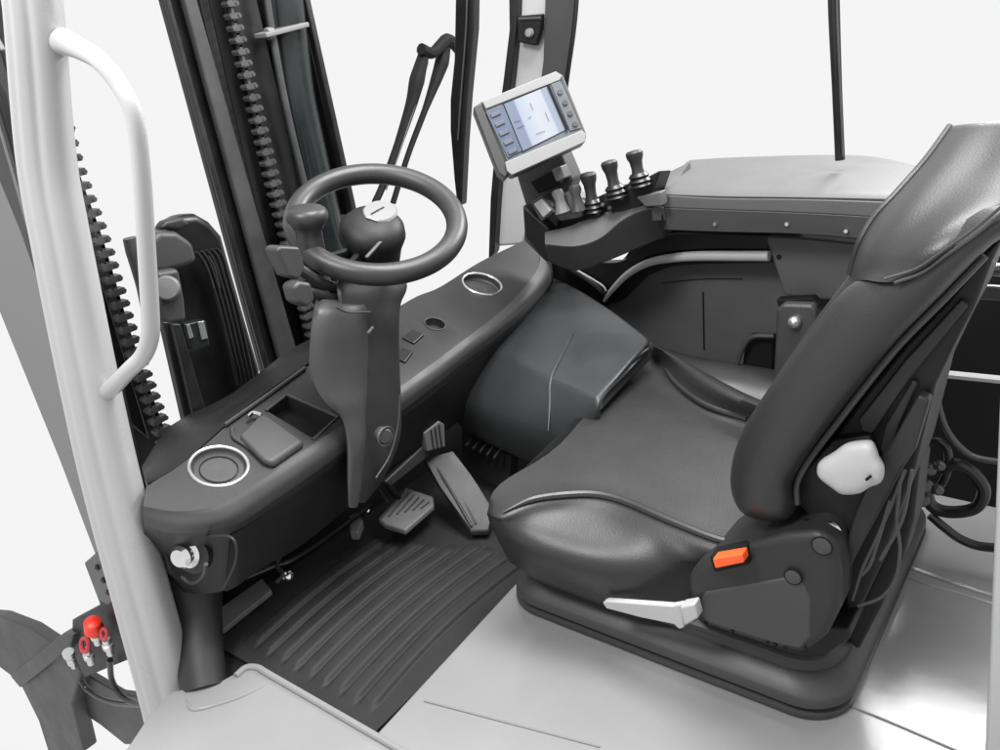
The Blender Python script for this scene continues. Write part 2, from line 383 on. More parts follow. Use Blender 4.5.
# ================================================================ MAST
def strip(x, top, bot, depth, m, name, par, bev=0.004):
    """a long plate or rail of the mast: its two edges at the top and at the foot, its thickness along x"""
    poly = [P(*top[0], x=x), P(*top[1], x=x), P(*bot[1], x=x), P(*bot[0], x=x)]
    return obj(name, MB().slab(poly, (-depth, 0, 0)), m, par, bevel=bev)
def chain(par, x, path, wp, pitch):
    pts = resample(L(path, x=x), 400); d = 0; mb = MB(); last = pts[0]; k = 0
    ctr = [pts[0]]
    for p in pts:
        if (p - ctr[-1]).length >= pitch: ctr.append(p)
    for i, (a, b) in enumerate(zip(ctr, ctr[1:])):
        t_ = (b - a); w = wpx(a, wp) * .9
        u = V((0, 1, 0)); n_ = t_.normalized().cross(u)
        m_ = (a + b) / 2
        mb.bar(a + t_ * .26, b - t_ * .26, w * 1.9, 0.022, up=n_)      # roller pack
        for s in (-1, 1): mb.lathe(m_ + u * s * w * .78, t_.normalized().cross(u) * 1.0, [(0, -.013), (w * .30, -.013), (w * .30, .013), (0, .013)], res=8)
        mb.bar(a - t_ * .1, b + t_ * .1, w * .5, 0.010, up=n_)
    return obj('lift_chain', mb, CHAIN, par, bevel=0)
t = thing('mast_upright', 'tall black steel mast upright with cylinder and chain behind the steering wheel', 'mast', P(290, 400, x=-1.9), 'mast uprights in front of the cab')
strip(-1.98, [(162, -40), (296, -40)], [(276, 384), (400, 388)], 0.02, BLACKM, 'back_plate', t)
strip(-1.86, [(152, -40), (176, -40)], [(266, 383), (284, 378)], 0.02, BLACKM, 'outer_flange', t)
strip(-1.80, [(155, -40), (160, -40)], [(269, 385), (275, 385)], 0.01, BLACKM, 'rail_edge', t, .003)
strip(-1.825, [(174, -40), (186, -40)], [(284, 370), (300, 360)], 0.02, GREYM, 'channel_web', t)  # lighter grey than the rails beside it, a highlight painted down the channel
strip(-1.84, [(190, -40), (199, -40)], [(286, 372), (294, 368)], 0.06, BLACKM, 'inner_flange', t)
strip(-1.88, [(200, -40), (212, -40)], [(292, 372), (318, 350)], 0.05, BLACK, 'rail', t)
strip(-1.84, [(223, -40), (248, -40)], [(318, 375), (344, 375)], 0.03, BLACK, 'chain_guard', t)
strip(-1.83, [(290, -40), (301, -40)], [(349, 215), (357, 215)], 0.08, BLACKM, 'inner_rail', t)
strip(-1.81, [(297, -40), (302, -40)], [(372, 300), (377, 300)], 0.03, BLACKM, 'rail_edge', t, .003)
cyl = L([(276, -40), (282, 13), (291, 90), (303, 150), (322, 235), (345, 340)], x=-1.86)
obj('lift_cylinder', MB().tube(cyl, [wpx(p, 46) for p in cyl], res=28), GLASSD, t)
obj('cylinder_rod', MB().tube(L([(262, -40), (272, 31), (287, 110), (306, 190), (330, 290)], x=-1.80), 0.009, res=12), GREYM, t)
c0, c1 = P(260, 36, x=-1.80), P(303, 25, x=-1.80)
obj('cylinder_clamp', MB().bar(c0, c1, 0.05, 0.012, up=(0.0, 0.2, 1)).lathe(c0.lerp(c1, .15), c1 - c0, [(0, 0), (.015, 0), (.015, .02), (0, .02)], res=12), FENDER, t, bevel=0.003)
chain(t, -1.80, [(222, -40), (233, 18), (250, 90), (272, 180), (289, 245), (312, 330), (322, 370)], 15, 0.0265)
t = thing('mast_upright', 'black mast upright with a bare chain half hidden behind the white pillar', 'mast', P(170, 480, x=-1.75), 'mast uprights in front of the cab')
strip(-1.80, [(-20, -40), (6, -40)], [(120, 500), (180, 490)], 0.02, BLACKM, 'back_plate', t)

strip(-1.73, [(75, 250), (92, 250)], [(126, 420), (150, 440)], 0.03, BLACK, 'rail', t)
chain(t, -1.70, [(48, 60), (72, 160), (100, 240), (130, 340), (158, 420), (180, 478)], 18, 0.026)

# lamp / hose drum housing between the uprights
t = thing('work_light_housing', 'black round topped housing with vent fins between pillar and mast', 'housing', P(215, 420, x=-1.55))
out = L([(158, 246), (163, 228), (180, 215), (198, 214), (212, 222), (224, 236), (230, 258), (262, 370), (262, 430), (196, 440), (172, 340)], x=-1.70)
obj('shell', MB().slab(out, (-0.05, 0, 0)), BLACK, t, bevel=0.02, seg=5)
obj('hood', MB().slab(L([(151, 240), (160, 231), (178, 232), (194, 243), (199, 262), (184, 268), (157, 274)], x=-1.62), (-0.05, 0, 0)), PLASTICM, t, bevel=0.014, seg=4)
obj('hood_top', MB().slab(L([(160, 229), (166, 221), (182, 217), (192, 224), (180, 231)], x=-1.66), (-0.03, 0, 0)), PLASTIC, t, bevel=0.008, seg=3)
mb = MB()
for k in range(5):
    mb.tube(L([(196 + k * 5.0, 252 - k * 1.0), (203 + k * 5, 262 - k), (212 + k * 4.5, 284), (222 + k * 4.5, 320), (238 + k * 4, 385)], x=-1.665), 0.0042, res=8)
obj('vent_fins', mb, BLACK, t)
mb = MB()
for k in range(2):
    mb.tube(L([(201 + k * 8, 256), (208 + k * 7, 268), (214 + k * 6, 288)], x=-1.655), 0.0014, res=6)
obj('highlight_rib', mb, GREYM, t)
obj('lamp_body', MB().slab(L([(157, 272), (180, 268), (186, 300), (188, 322), (166, 326), (158, 300)], x=-1.60), (-0.08, 0, 0)), PLASTICM, t, bevel=0.012, seg=4)
obj('lamp_cap', MB().lathe(P(167, 288, x=-1.59), (1, -.8, .3), [(0, -.03), (.024, -.03), (.026, 0), (.022, .006), (0, .008)], res=20), MIDG, t)
obj('lens', MB().slab(L([(184, 324), (206, 320), (210, 345), (192, 352)], x=-1.61), (-0.03, 0, 0)), GLASSD, t, bevel=0.004)
for q in ([(187, 325), (190, 324), (194, 337), (190, 339)], [(198, 322), (204, 321), (208, 338), (202, 340)]):
    obj('reflector', MB().slab(L(q, x=-1.605), (-0.005, 0, 0)), SILVER, t, bevel=0.001)
strip(-1.58, [(163, 322), (169, 322)], [(186, 424), (196, 420)], 0.02, BLACKM, 'side_rail', t, .003)
strip(-1.56, [(173, 324), (181, 324)], [(196, 424), (208, 416)], 0.04, BLACKM, 'side_rail', t, .003)
obj('handle_rib', MB().tube(L([(130, 238), (134, 252), (142, 285), (146, 310)], x=-1.60), [0.014, 0.016, 0.012, 0.01], res=12), PLASTICM, t)

# ================================================================ DASHBOARD
t = thing('dashboard', 'dark plastic dashboard beam with round vents running across the cab', 'dashboard', V((-1.2, 1.1, 0)))
ZT = 0.35
TN = V((math.sin(math.radians(22)), 0, math.cos(math.radians(22)))); TP = P(262, 487, z=0.335)
def T(px, py, h=0.0): return PN(px, py, TP + TN * h, TN)
def TL(pts, h=0.0): return [T(*q, h) for q in pts]
A = TL([(146, 487), (158, 479), (176, 468), (205, 445), (245, 410), (290, 378), (345, 342), (410, 300), (440, 287), (480, 262), (525, 240)])
Bc = TL([(143, 507), (175, 512), (215, 507), (255, 485), (296, 457), (335, 430), (395, 391), (455, 347), (505, 308), (536, 272), (540, 250)])
B1 = TL([(143, 511), (177, 517), (219, 513), (261, 489), (302, 462), (340, 435), (400, 396), (459, 353), (510, 314), (543, 276), (546, 253)], -.006)
B2 = TL([(143, 518), (179, 526), (226, 520), (270, 493), (309, 467), (345, 441), (403, 402), (462, 358), (513, 318), (547, 280), (550, 257)], -.016)
Cc = TL([(144, 526), (180, 535), (232, 525), (277, 497), (315, 471), (348, 447), (404, 408), (463, 362), (514, 322), (549, 284), (552, 262)], -.03)
Dc = L([(150, 572, 'y', .60), (185, 592, 'y', .595), (226, 590, 'y', .61), (262, 567, -1.08), (300, 545, -1.09), (340, 513, -1.10), (395, 463, -1.12), (455, 423, -1.14), (510, 370, -1.2), (550, 318, -1.28), (560, 290, -1.30)], x=-1.1)
C1 = [a.lerp(b, .12) + V((-.004, .003, -.004)) for a, b in zip(Cc, Dc)]
D1 = [p + V((-0.04, 0.012, -0.012)) for p in Dc]
E1 = [V((p.x, p.y, 0.22)) for p in A]
rows = [cr(q_, 6)[0] for q_ in (A, Bc, B1, B2, Cc, C1, Dc, D1, E1)]
beam = obj('beam', MB().surf(rows, lin=True, closed=True, raw=True), PLASTIC, t, angle=30)
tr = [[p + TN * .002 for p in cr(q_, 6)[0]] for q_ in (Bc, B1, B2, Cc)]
obj('bevel_highlight', MB().surf(tr, nv=4, raw=True, thick=(-.002, .002, -.006)), PLASTICM, t, angle=80)  # added strip of lighter plastic, a highlight painted along the bevel
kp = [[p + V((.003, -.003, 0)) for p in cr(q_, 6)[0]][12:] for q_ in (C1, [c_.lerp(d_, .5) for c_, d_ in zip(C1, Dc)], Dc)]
obj('face_shade_panel', MB().surf(kp, nv=3, raw=True, thick=(-.004, .002, 0)), PLASTICD, t, angle=60)  # added sheet of darker plastic, puts the shade of the vertical face into colour
# vent wells and tray pocket
def well(c, r, d): return MB().lathe(c, TN, [(r, -d), (r, 0.05)], res=40)
v1, v2, v3 = T(219, 466), T(482, 284), T(435, 324)
tray = [TL([(267, 411), (287, 396), (337, 418), (312, 438)])]
tc = MB().slab([p - TN * 0.035 for p in tray[0]], TN * 0.08)
orgs = ORG[t.name]
def shift(mb):
    return mb
carve(beam, [well(v1, 0.047, 0.03), well(v2, 0.047, 0.05), well(v3, 0.024, 0.02), tc])
def vent(c, r, name, dish, ringm, w=0.006):
    r = r
    o = obj('air_vent', MB().lathe(c - TN * dish, TN, [(0, 0), (r * .5, 0.002), (r * .85, 0.001), (r * .93, 0.004)] + ([(r * .97, dish)] if dish > .02 else [(r * .97, dish)]) + [(r * .99, dish), (r * .99, -0.004), (0, -0.004)], res=40), PLASTICM, t)
    obj('ring', MB().tube([c + (V((0, 1, 0)) * math.cos(a) + TN.cross(V((0, 1, 0))) * math.sin(a)) * r for a in [k * math.pi / 12 for k in range(24)]], w * .5, res=10, smooth=2, closed=True), ringm, o)
    return o
o = vent(v1, 0.046, 'v', 0.010, SILVER, 0.0065)
obj('louver', MB().tube([v1 + (V((0, 1, 0)) * math.cos(a) + TN.cross(V((0, 1, 0))) * math.sin(a)) * 0.030 - TN * 0.007 for a in [k * math.pi / 12 for k in range(24)]], 0.001, res=6, smooth=2, closed=True), PLASTICD, o)
vent(v2, 0.048, 'v', 0.016, SILVER, 0.0065)
vent(v3, 0.0235, 'v', 0.018, PLASTICM, 0.004)
for q in ([(402, 337), (412, 329), (424, 334), (414, 343)], [(393, 356), (402, 347), (413, 351), (405, 362)]):
    obj('rocker_switch', MB().slab(TL(q, 0.004), (0, 0, -0.012)), BLACK, t, bevel=0.0025)
# storage lid, tray rim, lock
lid = TL([(238, 434), (262, 412), (270, 416), (304, 440), (272, 462), (262, 458)], +0.014)
obj('storage_lid', MB().slab(lid, (0, 0, -0.016)), PLASTICM, t, bevel=0.007, seg=4)
obj('tray_rim', MB().tube(TL([(266, 411), (287, 395), (338, 417), (313, 440)], +0.001), 0.003, res=8, smooth=0), PLASTICM, t)
obj('tray_floor', MB().slab([p - TN * 0.033 for p in tray[0]], TN * 0.004), BLACKF, t)
obj('lid_lip', MB().tube(TL([(232, 428), (234, 437), (244, 444), (268, 460)], +0.003), 0.004, res=8), PLASTICM, t)
obj('key_clip', MB().tube(TL([(248, 417), (253, 413), (261, 415)], +0.012), 0.004, res=8), CHROME, t)
for q in ([(279, 452), (286, 458)], [(298, 441), (305, 447)]):
    a, b = T(*q[0], 0.003), T(q[1][0] + 2, q[1][1] + 6, -0.015)
    obj('panel_gap', MB().tube([a, b], 0.0016, res=6), BLACKF, t)
mb = MB(); gap = TL([(233, 505), (262, 489), (300, 462), (344, 434)], -0.005); mb.tube(gap, 0.0012, res=6)
# near end cheek and leg
lg = L([(184, 556, 'y', .635), (188, 585, 'y', .625), (193, 612, 'y', .61), (199, 650, 'y', .58), (204, 690, 'y', .548)], y=.63)
obj('leg', MB().tube(lg, [wpx(p, w) for p, w in zip(lg, (78, 70, 58, 48, 46))], res=24, flat=.8, up=(.8, .6, 0)), PLASTIC, t)
obj('recess_edge', MB().tube(L([(206, 536), (232, 538), (236, 560), (224, 588)], y=0.588), 0.002, res=8), PLASTIC, t)
kc = P(188, 553, y=0.572)
o = obj('power_socket', MB().lathe(kc, (0.35, -1, 0.25), [(0, -.01), (.024, -.01), (.024, .004), (.018, .008), (.019, .018), (.014, .024), (0, .025)], res=24), CHROME, t)
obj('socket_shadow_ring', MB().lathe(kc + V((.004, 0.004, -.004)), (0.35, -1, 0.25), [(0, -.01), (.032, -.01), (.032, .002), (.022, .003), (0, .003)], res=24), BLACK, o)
obj('socket_flap', MB().tube(L([(182, 577), (192, 583), (203, 576), (206, 564)], y=0.575), 0.0035, res=8), PLASTICM, o)
# cowl in front of the dashboard
obj('cowl', MB().surf([L([(140, 470), (172, 424), (228, 396), (290, 350), (330, 330)], x=-1.55), TL([(148, 484), (184, 462), (245, 408), (307, 364), (345, 342)], -0.004)], nu=12, nv=3, thick=(0, 0, -0.02)), PLASTICD, t)
obj('cowl_edge', MB().tube(TL([(225, 425), (262, 399), (305, 368)], 0.004), 0.004, res=8), PLASTICM, t)
# dark bulkhead under the dashboard
obj('bulkhead', MB().slab([V((-1.30, 0.66, -0.03)), V((-1.45, 0.90, -0.03)), V((-1.45, 1.95, -0.03)), V((-1.45, 1.95, 0.27)), V((-1.45, 0.90, 0.30)), V((-1.30, 0.66, 0.30))], (-0.02, 0, 0)), BLACKF, t)
obj('kick_plate', MB().slab(L([(217, 622), (222, 606), (262, 578), (272, 590), (222, 630)], z=0.012), (0, 0, -0.012)), MIDG, t, bevel=0.003)

# ================================================================ STEERING COLUMN
t = thing('steering_column', 'dark plastic steering column shroud rising from the dashboard', 'steering column', P(365, 495, x=-1.05))
def sect(y0, pts): return pts
lft = [(336, 284, .0), (333, 306, 0), (316, 314, 0), (309, 345, 0), (309, 382, 0), (322, 405, 0), (338, 418, 0), (345, 440, 0), (346, 470, 0), (348, 512, 0)]
# shroud: horizontal rounded sections from the wheel down to the knee
def shroud(name, secs, m, bev=False):
    rs = []
    for (xl, xr, py, x, dep, pw) in secs:
        a, b = P(xl, py, x=x), P(xr, py + (xr - xl) * -0.0, x=x)
        c = (a + b) / 2; hw = (b - a).length / 2; u = (b - a).normalized(); w = V((-.70, 0.71, 0)); dep *= .8
        ring = []
        for k in range(32):
            q = 2 * math.pi * k / 32; ca, sa = math.cos(q), math.sin(q); s = 1 / (abs(ca) ** pw + abs(sa) ** pw) ** (1 / pw)
            ring.append(c + w * dep / 2 + u * hw * ca * s + w * dep / 2 * sa * s)
        rs.append(ring)
    cols = [cr([r[k] for r in rs], 4)[0] for k in range(32)]
    return obj(name, MB().rings([[cols[k][i] for k in range(32)] for i in range(len(cols[0]))]), m, t)
shroud('shroud', [(340, 402, 274, -1.12, .10, 4), (336, 408, 290, -1.10, .11, 5), (338, 402, 306, -1.09, .11, 5), (340, 400, 325, -1.08, .11, 5), (344, 400, 360, -1.07, .11, 5), (345, 402, 415, -1.05, .10, 5), (347, 400, 445, -1.04, .09, 5), (350, 385, 480, -1.03, .08, 4), (354, 368, 503, -1.03, .06, 3)], PLASTIC)
shroud('side_cover', [(322, 368, 306, -1.085, .13, 4), (313, 370, 316, -1.075, .14, 4), (309, 370, 345, -1.065, .14, 5), (309, 370, 382, -1.055, .14, 5), (322, 368, 404, -1.045, .12, 5), (340, 366, 420, -1.04, .10, 5), (346, 366, 445, -1.03, .08, 4), (347, 362, 485, -1.02, .06, 4), (348, 358, 508, -1.02, .04, 3)], PLASTICM)
obj('collar', MB().tube(L([(336, 307), (348, 312), (370, 312)], x=-1.035), 0.002, res=8), PLASTICM, t)
ka = P(384, 436, x=-1.005)
o = obj('adjuster_knob', MB().lathe(ka, (1, -.35, .15), [(0, -.01), (.016, -.01), (.016, .002), (.012, .006), (0, .007)], res=20, sx=1), PLASTICM, t)
obj('knob_ring', MB().tube([ka + V((0.004, math.cos(a) * .019, math.sin(a) * .017)) for a in [k * math.pi / 6 for k in range(12)]], 0.002, res=8, smooth=3, closed=True), GREYM, o)
obj('seam', MB().tube(L([(400, 395), (398, 425), (390, 455), (376, 478)], x=-1.02), 0.002, res=6), GREYM, t)
obj('key_slot', MB().bar(P(368, 333, x=-1.02), P(373, 327, x=-1.02), 0.004, 0.003), SILVER, t)
# direction lever and indicator stalk
t2 = thing('direction_lever', 'blocky dark lever with a grooved grip left of the steering wheel', 'lever', P(300, 262, x=-1.12))
obj('grip', MB().slab(L([(277, 250), (281, 246), (300, 247), (306, 268), (300, 280), (289, 277)], x=-1.12), (-0.035, 0, 0)), PLASTICM, t2, bevel=0.007, seg=4)
obj('stem', MB().tube(L([(298, 268), (320, 282), (342, 290)], x=-1.14), 0.010, res=10), PLASTICM, t2)
t2 = thing('direction_lever', 'short dark switch lever just below the wheel, under the other lever', 'lever', P(310, 294, x=-1.12))
obj('grip', MB().slab(L([(294, 287), (300, 281), (312, 283), (316, 300), (308, 308), (298, 303)], x=-1.10), (-0.035, 0, 0)), PLASTICM, t2, bevel=0.007, seg=4)
obj('stem', MB().tube(L([(308, 292), (324, 296), (340, 300)], x=-1.12), 0.009, res=10), PLASTIC, t2)

# ================================================================ STEERING WHEEL
wc = V((-1.137, 1.124, 0.66)); ti, sd = math.radians(27), math.radians(30)
wn = V((math.sin(ti) * math.cos(sd), -math.sin(ti) * math.sin(sd), math.cos(ti)))
wu = V((0, 1, 0)).cross(wn).normalized(); wv = wn.cross(wu)
t = thing('steering_wheel', 'dark round steering wheel with a spinner knob on its left', 'steering wheel', wc)
R0 = 0.152
obj('rim', MB().tube([wc + (wu * math.cos(a) + wv * math.sin(a)) * R0 for a in [k * math.pi / 24 for k in range(48)]], 0.0205, res=20, smooth=2, closed=True), WHEELM, t)
hc = PN(372, 232, wc, wn)
obj('hub', MB().lathe(hc, wn, [(0, -.095), (.050, -.095), (.056, -.03), (.063, -.005), (.060, .012), (.047, .026), (.025, .032), (0, .033)], res=36), PLASTICD, t)
def onw(px, py, h=0.0): return PN(px, py, wc + wn * h, wn)
mb = MB()
for q in ((318, 262), (340, 274)):
    e = onw(*q); b = hc + wn * -0.01; mb.tube([b, b.lerp(e, .5) - wn * .012, e], [0.020, 0.014, 0.012], res=10, flat=0.6, up=wn)
obj('spoke', mb, PLASTICD, t)
obj('hub_ridge', MB().bar(onw(366, 258, .014), onw(399, 222, .020), 0.007, 0.006, up=wn), PLASTICM, t, bevel=0.002)
bc = onw(380, 212, .030)
o = obj('badge', MB().lathe(bc, wn, [(0, -.01), (.033, -.01), (.035, .0), (.031, .004), (0, .005)], res=32, sx=0.9), FENDER, t)
obj('emblem', MB().bar(onw(371, 214, .0355), onw(384, 207, .0355), 0.003, 0.0012, up=wn), PLASTICD, o)
obj('emblem', MB().bar(onw(366, 217, .0355), onw(378, 221, .0355), 0.002, 0.0012, up=wn), SILVER, o)
kb = onw(311, 250)
kt = (onw(313, 214) - kb); ka_ = (V((0.1, 0, 1))).normalized()
o = obj('spinner_knob', MB().lathe(kb, ka_, [(0, -.01), (.026, -.01), (.025, .008), (.024, .022), (.023, .034), (.029, .046), (.036, .056), (.0375, .066), (.034, .074), (.028, .078), (.012, .079), (0, .079)], res=32), WHEELM, t)

# ================================================================ PEDALS
t = thing('brake_pedal', 'wide grey ribbed pedal pad beneath the steering column', 'pedal', P(405, 510, z=.03))
pp = L([(378, 518), (405, 487), (433, 496), (434, 505), (405, 530), (385, 524)], z=0.05)
obj('pad', MB().slab(pp, (0, 0, -0.014)), MIDG, t, bevel=0.004)
mb = MB()
for k in range(6):
    a = P(384 + k * 8 - 3, 518 - k * .0 - k * 2.0, z=.052); b = P(404 + k * 5, 490 + k * 2.4, z=.052)
    mb.tube([a, b], 0.0018, res=6)
obj('pad_rib', mb, PLASTICM, t)
obj('stem', MB().tube([P(400, 500, z=.04), P(385, 480, z=.12)], 0.008, res=8), BLACK, t)
t = thing('accelerator_pedal', 'long slim ribbed pedal slanting down beside the seat front', 'pedal', P(480, 522, z=.02))
q1 = L([(423, 458, .13), (453, 450, .13), (474, 478, .09), (494, 510, .035), (489, 530, .02), (470, 531, .02), (440, 487, .08)], z=.1)
obj('pad', MB().slab(q1, (0, 0, -0.014)), PLASTIC, t, bevel=0.004)
mb = MB()
for k in range(5):
    mb.tube(L([(433 + k * 5, 462 - k * 2.2, .118), (452 + k * 4.8, 492 - k * 3.2, .075), (472 + k * 4, 526 - k * 2, .029)], z=.1), 0.0026, res=6, smooth=3)
obj('pad_rib', mb, PLASTICM, t)
t = thing('footrest_lever', 'light grey end block on a slanting bar above the pedals', 'lever', P(430, 440, x=-1.12))
obj('bar', MB().slab(L([(385, 482), (424, 446), (430, 450), (430, 456), (392, 486)], x=-1.12), (-0.02, 0, 0)), PLASTICM, t, bevel=0.004)
obj('block', MB().slab(L([(424, 433), (440, 421), (445, 424), (446, 447), (428, 452)], x=-1.11), (-0.03, 0, 0)), MIDG, t, bevel=0.004)
mb = MB()
for k in range(3): mb.tube(L([(431 + k * 4, 430 - k * 2.6), (434 + k * 4, 450 - k)], x=-1.108), 0.0012, res=6)
obj('block_groove', mb, PLASTICD, t)
# small hardware under the dash
t = thing('pedal_linkage', 'small metal linkage and hoses in the shadow below the dashboard', 'linkage', P(330, 540, z=.03))
obj('link_rod', MB().tube(L([(246, 578), (275, 566), (292, 560), (330, 536), (372, 505)], z=0.05), 0.005, res=8), BLACK, t)
for q, r in (((288, 576), .011), ((367, 510), .009)):
    obj('ball_joint', MB().lathe(P(*q, z=.045), (.5, -1, .6), [(0, -r), (r * .8, -r * .6), (r, 0), (r * .8, r * .6), (0, r)], res=14), CHROME, t)
obj('spring', MB().tube(L([(280, 556), (277, 566), (283, 574), (277, 582)], z=.05), 0.004, res=8), GREYM, t)
obj('clevis', MB().slab(L([(349, 516), (357, 512), (363, 520), (358, 532), (350, 532)], z=.045), (0, 0, -0.02)), MIDG, t, bevel=0.003)
obj('pin', MB().tube(L([(379, 490), (387, 501)], z=.06), 0.003, res=8), GREYM, t)

# ================================================================ FAR PILLAR, WINDSCREEN POST, REAR POST, WIPER
t = thing('front_pillar', 'light and dark grey far pillar standing behind the display', 'pillar', P(505, 245, y=1.95))
obj('post', MB().slab(L([(515, -40), (570, -40), (567, 20), (560, 75), (553, 140), (545, 190), (522, 245), (495, 247), (497, 170), (507, 90), (513, 30)], y=1.93), (0.0, 0.05, 0)), PILGREY, t, bevel=0.01)
obj('inner_cover', MB().slab(L([(546, -40), (578, -40), (575, 20), (567, 75), (556, 120), (538, 100), (543, 60)], y=1.915), (0, 0.012, 0)), PLASTICM, t, bevel=0.004)
obj('outer_edge', MB().tube(L([(579, -40), (575, 20), (568, 72), (560, 130)], y=1.90), 0.006, res=8), BLACK, t)
obj('seal', MB().slab(L([(508, -40), (518, -40), (516, 30), (511, 80), (501, 150), (497, 200), (494, 252), (488, 262), (490, 200), (495, 140), (503, 80), (509, 30)], y=1.905), (0, 0.03, 0)), BLACK, t, bevel=0.004)
o = obj('switch_box', MB().slab(L([(518, 16), (541, 14), (540, 30), (535, 46), (517, 42)], y=1.90), (0, 0.02, 0)), PLASTICD, t, bevel=0.004)
obj('switch_cap', MB().lathe(P(530, 33, y=1.897), (0, -1, .2), [(0, 0), (.012, 0), (.010, .008), (0, .009)], res=14), FENDER, o)
obj('bracket_line', MB().tube(L([(519, 19), (541, 18)], y=1.89), 0.003, res=6), GREYM, o)
t = thing('window_post', 'slim black tapering windscreen post between wheel and far pillar', 'window post', P(458, 205, y=1.9))
obj('post', MB().slab(L([(456, -40), (474, -40), (473, 30), (467, 95), (464, 140), (461, 205), (457, 207), (454, 180), (450, 130), (450, 100), (454, 60)], y=1.9), (0, 0.03, 0)), BLACK, t, bevel=0.004)
obj('edge_strip', MB().tube(L([(468, -40), (466, 30), (461, 95), (458, 140)], y=1.895), 0.0025, res=6), GREYM, t)
t = thing('window_post', 'thin black rear window post rising from the side console', 'window post', P(838, 155, y=1.9))
obj('post', MB().tube(L([(833, -40), (834, 13), (837, 90), (840, 160)], y=1.9), [0.012, 0.012, 0.0105, 0.0105], res=8), BLACK, t)
obj('edge_strip', MB().tube(L([(836, -40), (837, 13), (840, 90), (843, 156)], y=1.887), 0.002, res=6), GREYM, t)
t = thing('windscreen_wiper', 'black double arm windscreen wiper seen through the wheel', 'wiper', P(440, 60, x=-1.8))
obj('wiper_arm', MB().tube(L([(425, 50), (417, 80), (411, 105), (398, 145), (383, 185), (375, 203)], x=-1.8), [.016, .024, .018, .013, .011, .011], res=10), BLACKF, t)
obj('arm_edge', MB().tube(L([(428, 62), (420, 90), (402, 145), (386, 190)], x=-1.785), 0.0025, res=6), GREYM, t)
obj('wiper_arm', MB().tube(L([(446, 46), (442, 62), (436, 80), (425, 110), (408, 155), (393, 203)], x=-1.8), [.016, .023, .018, .010, .009, .009], res=10), BLACKF, t)
obj('pivot_link', MB().tube(L([(421, 49), (432, 53), (441, 45), (447, 40), (454, 44), (460, 52)], x=-1.79), [.018, .017, .018, .02, .018, .016], res=10), BLACKF, t)

# ================================================================ DISPLAY TERMINAL
dn = V((0.62, -0.70, 0.36)).normalized(); dp = P(530, 125, y=1.55)
def D(px, py, h=0.0): return PN(px, py, dp + dn * h, dn)
t = thing('display_terminal', 'tilted white framed display screen on the far pillar', 'display', D(509, 172))
body = [D(*q, -.004) for q in ((474, 110), (480, 102), (557, 71), (563, 74), (587, 134), (585, 142), (512, 176), (506, 172))]
obj('housing', MB().slab(body, -dn * 0.045), PLASTICM, t, bevel=0.006)
obj('side_grip', MB().slab([D(*q, -.002) for q in ((473, 107), (482, 102), (510, 172), (505, 178), (498, 172))], -dn * 0.05), PLASTICM, t, bevel=0.004)
obj('frame', MB().slab([D(*q) for q in ((484, 106), (557, 77), (560, 80), (583, 132), (512, 167), (508, 163))], -dn * 0.01), KEYPAD, t, bevel=0.001)
obj('top_bar', MB().slab([D(*q, .004) for q in ((482, 101), (556, 71), (562, 76), (560, 80), (486, 109))], -dn * 0.012), BEZEL, t, bevel=0.002)
obj('bottom_bar', MB().slab([D(*q, .006) for q in ((505, 162), (582, 130), (586, 134), (585, 142), (512, 175), (507, 171))], -dn * 0.014), BEZEL, t, bevel=0.002)
sq = [D(*q, .0025) for q in ((504, 104), (548, 86), (567, 129), (523, 151))]
mb = MB().add(sq, [[3, 2, 1, 0]])
so = obj('screen', mb, SCREEN, t, smooth=False)
uvl = so.data.uv_layers.new(name='UVMap'); cs = [(0, 1), (1, 1), (1, 0), (0, 0)]
for lp in so.data.loops:
    co = so.data.vertices[lp.vertex_index].co + ORG[so.name]; k = min(range(4), key=lambda i: (sq[i] - co).length); uvl.data[lp.index].uv = cs[k]
obj('screen_back', MB().slab([D(*q, .001) for q in ((502, 104), (548, 85), (568, 129), (522, 153))], -dn * .004), PLASTICD, t)
obj('key_column', MB().slab([D(*q, .003) for q in ((486, 112), (503, 105), (522, 151), (508, 158))], -dn * .004), KEYBLUE, t, bevel=.001)
obj('key_column', MB().slab([D(*q, .003) for q in ((551, 84), (560, 81), (581, 128), (570, 131))], -dn * .004), KEYPAD, t, bevel=.001)
obj('screen_divider', MB().bar(D(548, 86, .005), D(567, 130, .005), .006, .003, up=dn), BLACKF, t)
for a, b in (((514, 122), (520, 120)), ((517, 128), (524, 125)), ((530, 103), (533, 110)), ((545, 112), (549, 121)), ((536, 134), (545, 131)), ((528, 118), (531, 117))): obj('screen_mark', MB().bar(D(*a, .0045), D(*b, .0045), .0014, .001, up=dn), KEYPAD, t)
for i in range(5):
    f_ = i / 4; mb = MB(); c = D(491 + 19 * f_ * .92, 116 + 37 * f_, .0045); c2 = D(500 + 19 * f_ * .9, 112 + 37 * f_, .0045)
    obj('key', MB().bar(c, c2, .009, .003, up=dn), KEYPAD, t, bevel=.0008)
for i in range(4):
    f_ = i / 3; c = D(560 + 15 * f_, 92 + 32 * f_, .005)
    obj('key', MB().lathe(c, dn, [(0, 0), (.006, 0), (.0055, .002), (0, .002)], res=12), GREYM, t)
obj('mounting_arm', MB().slab(L([(515, 172), (560, 152), (572, 180), (560, 215), (545, 262), (523, 240), (526, 208)], y=1.66), (0, 0.05, 0)), PLASTICM, t, bevel=0.006)
obj('knuckle', MB().slab(L([(530, 182), (556, 168), (560, 184), (538, 194)], y=1.63), (0, 0.03, 0)), BLACKF, t, bevel=0.003)
obj('side_post', MB().tube(L([(566, 150), (571, 165), (574, 182)], y=1.70), 0.006, res=8), BLACK, t)

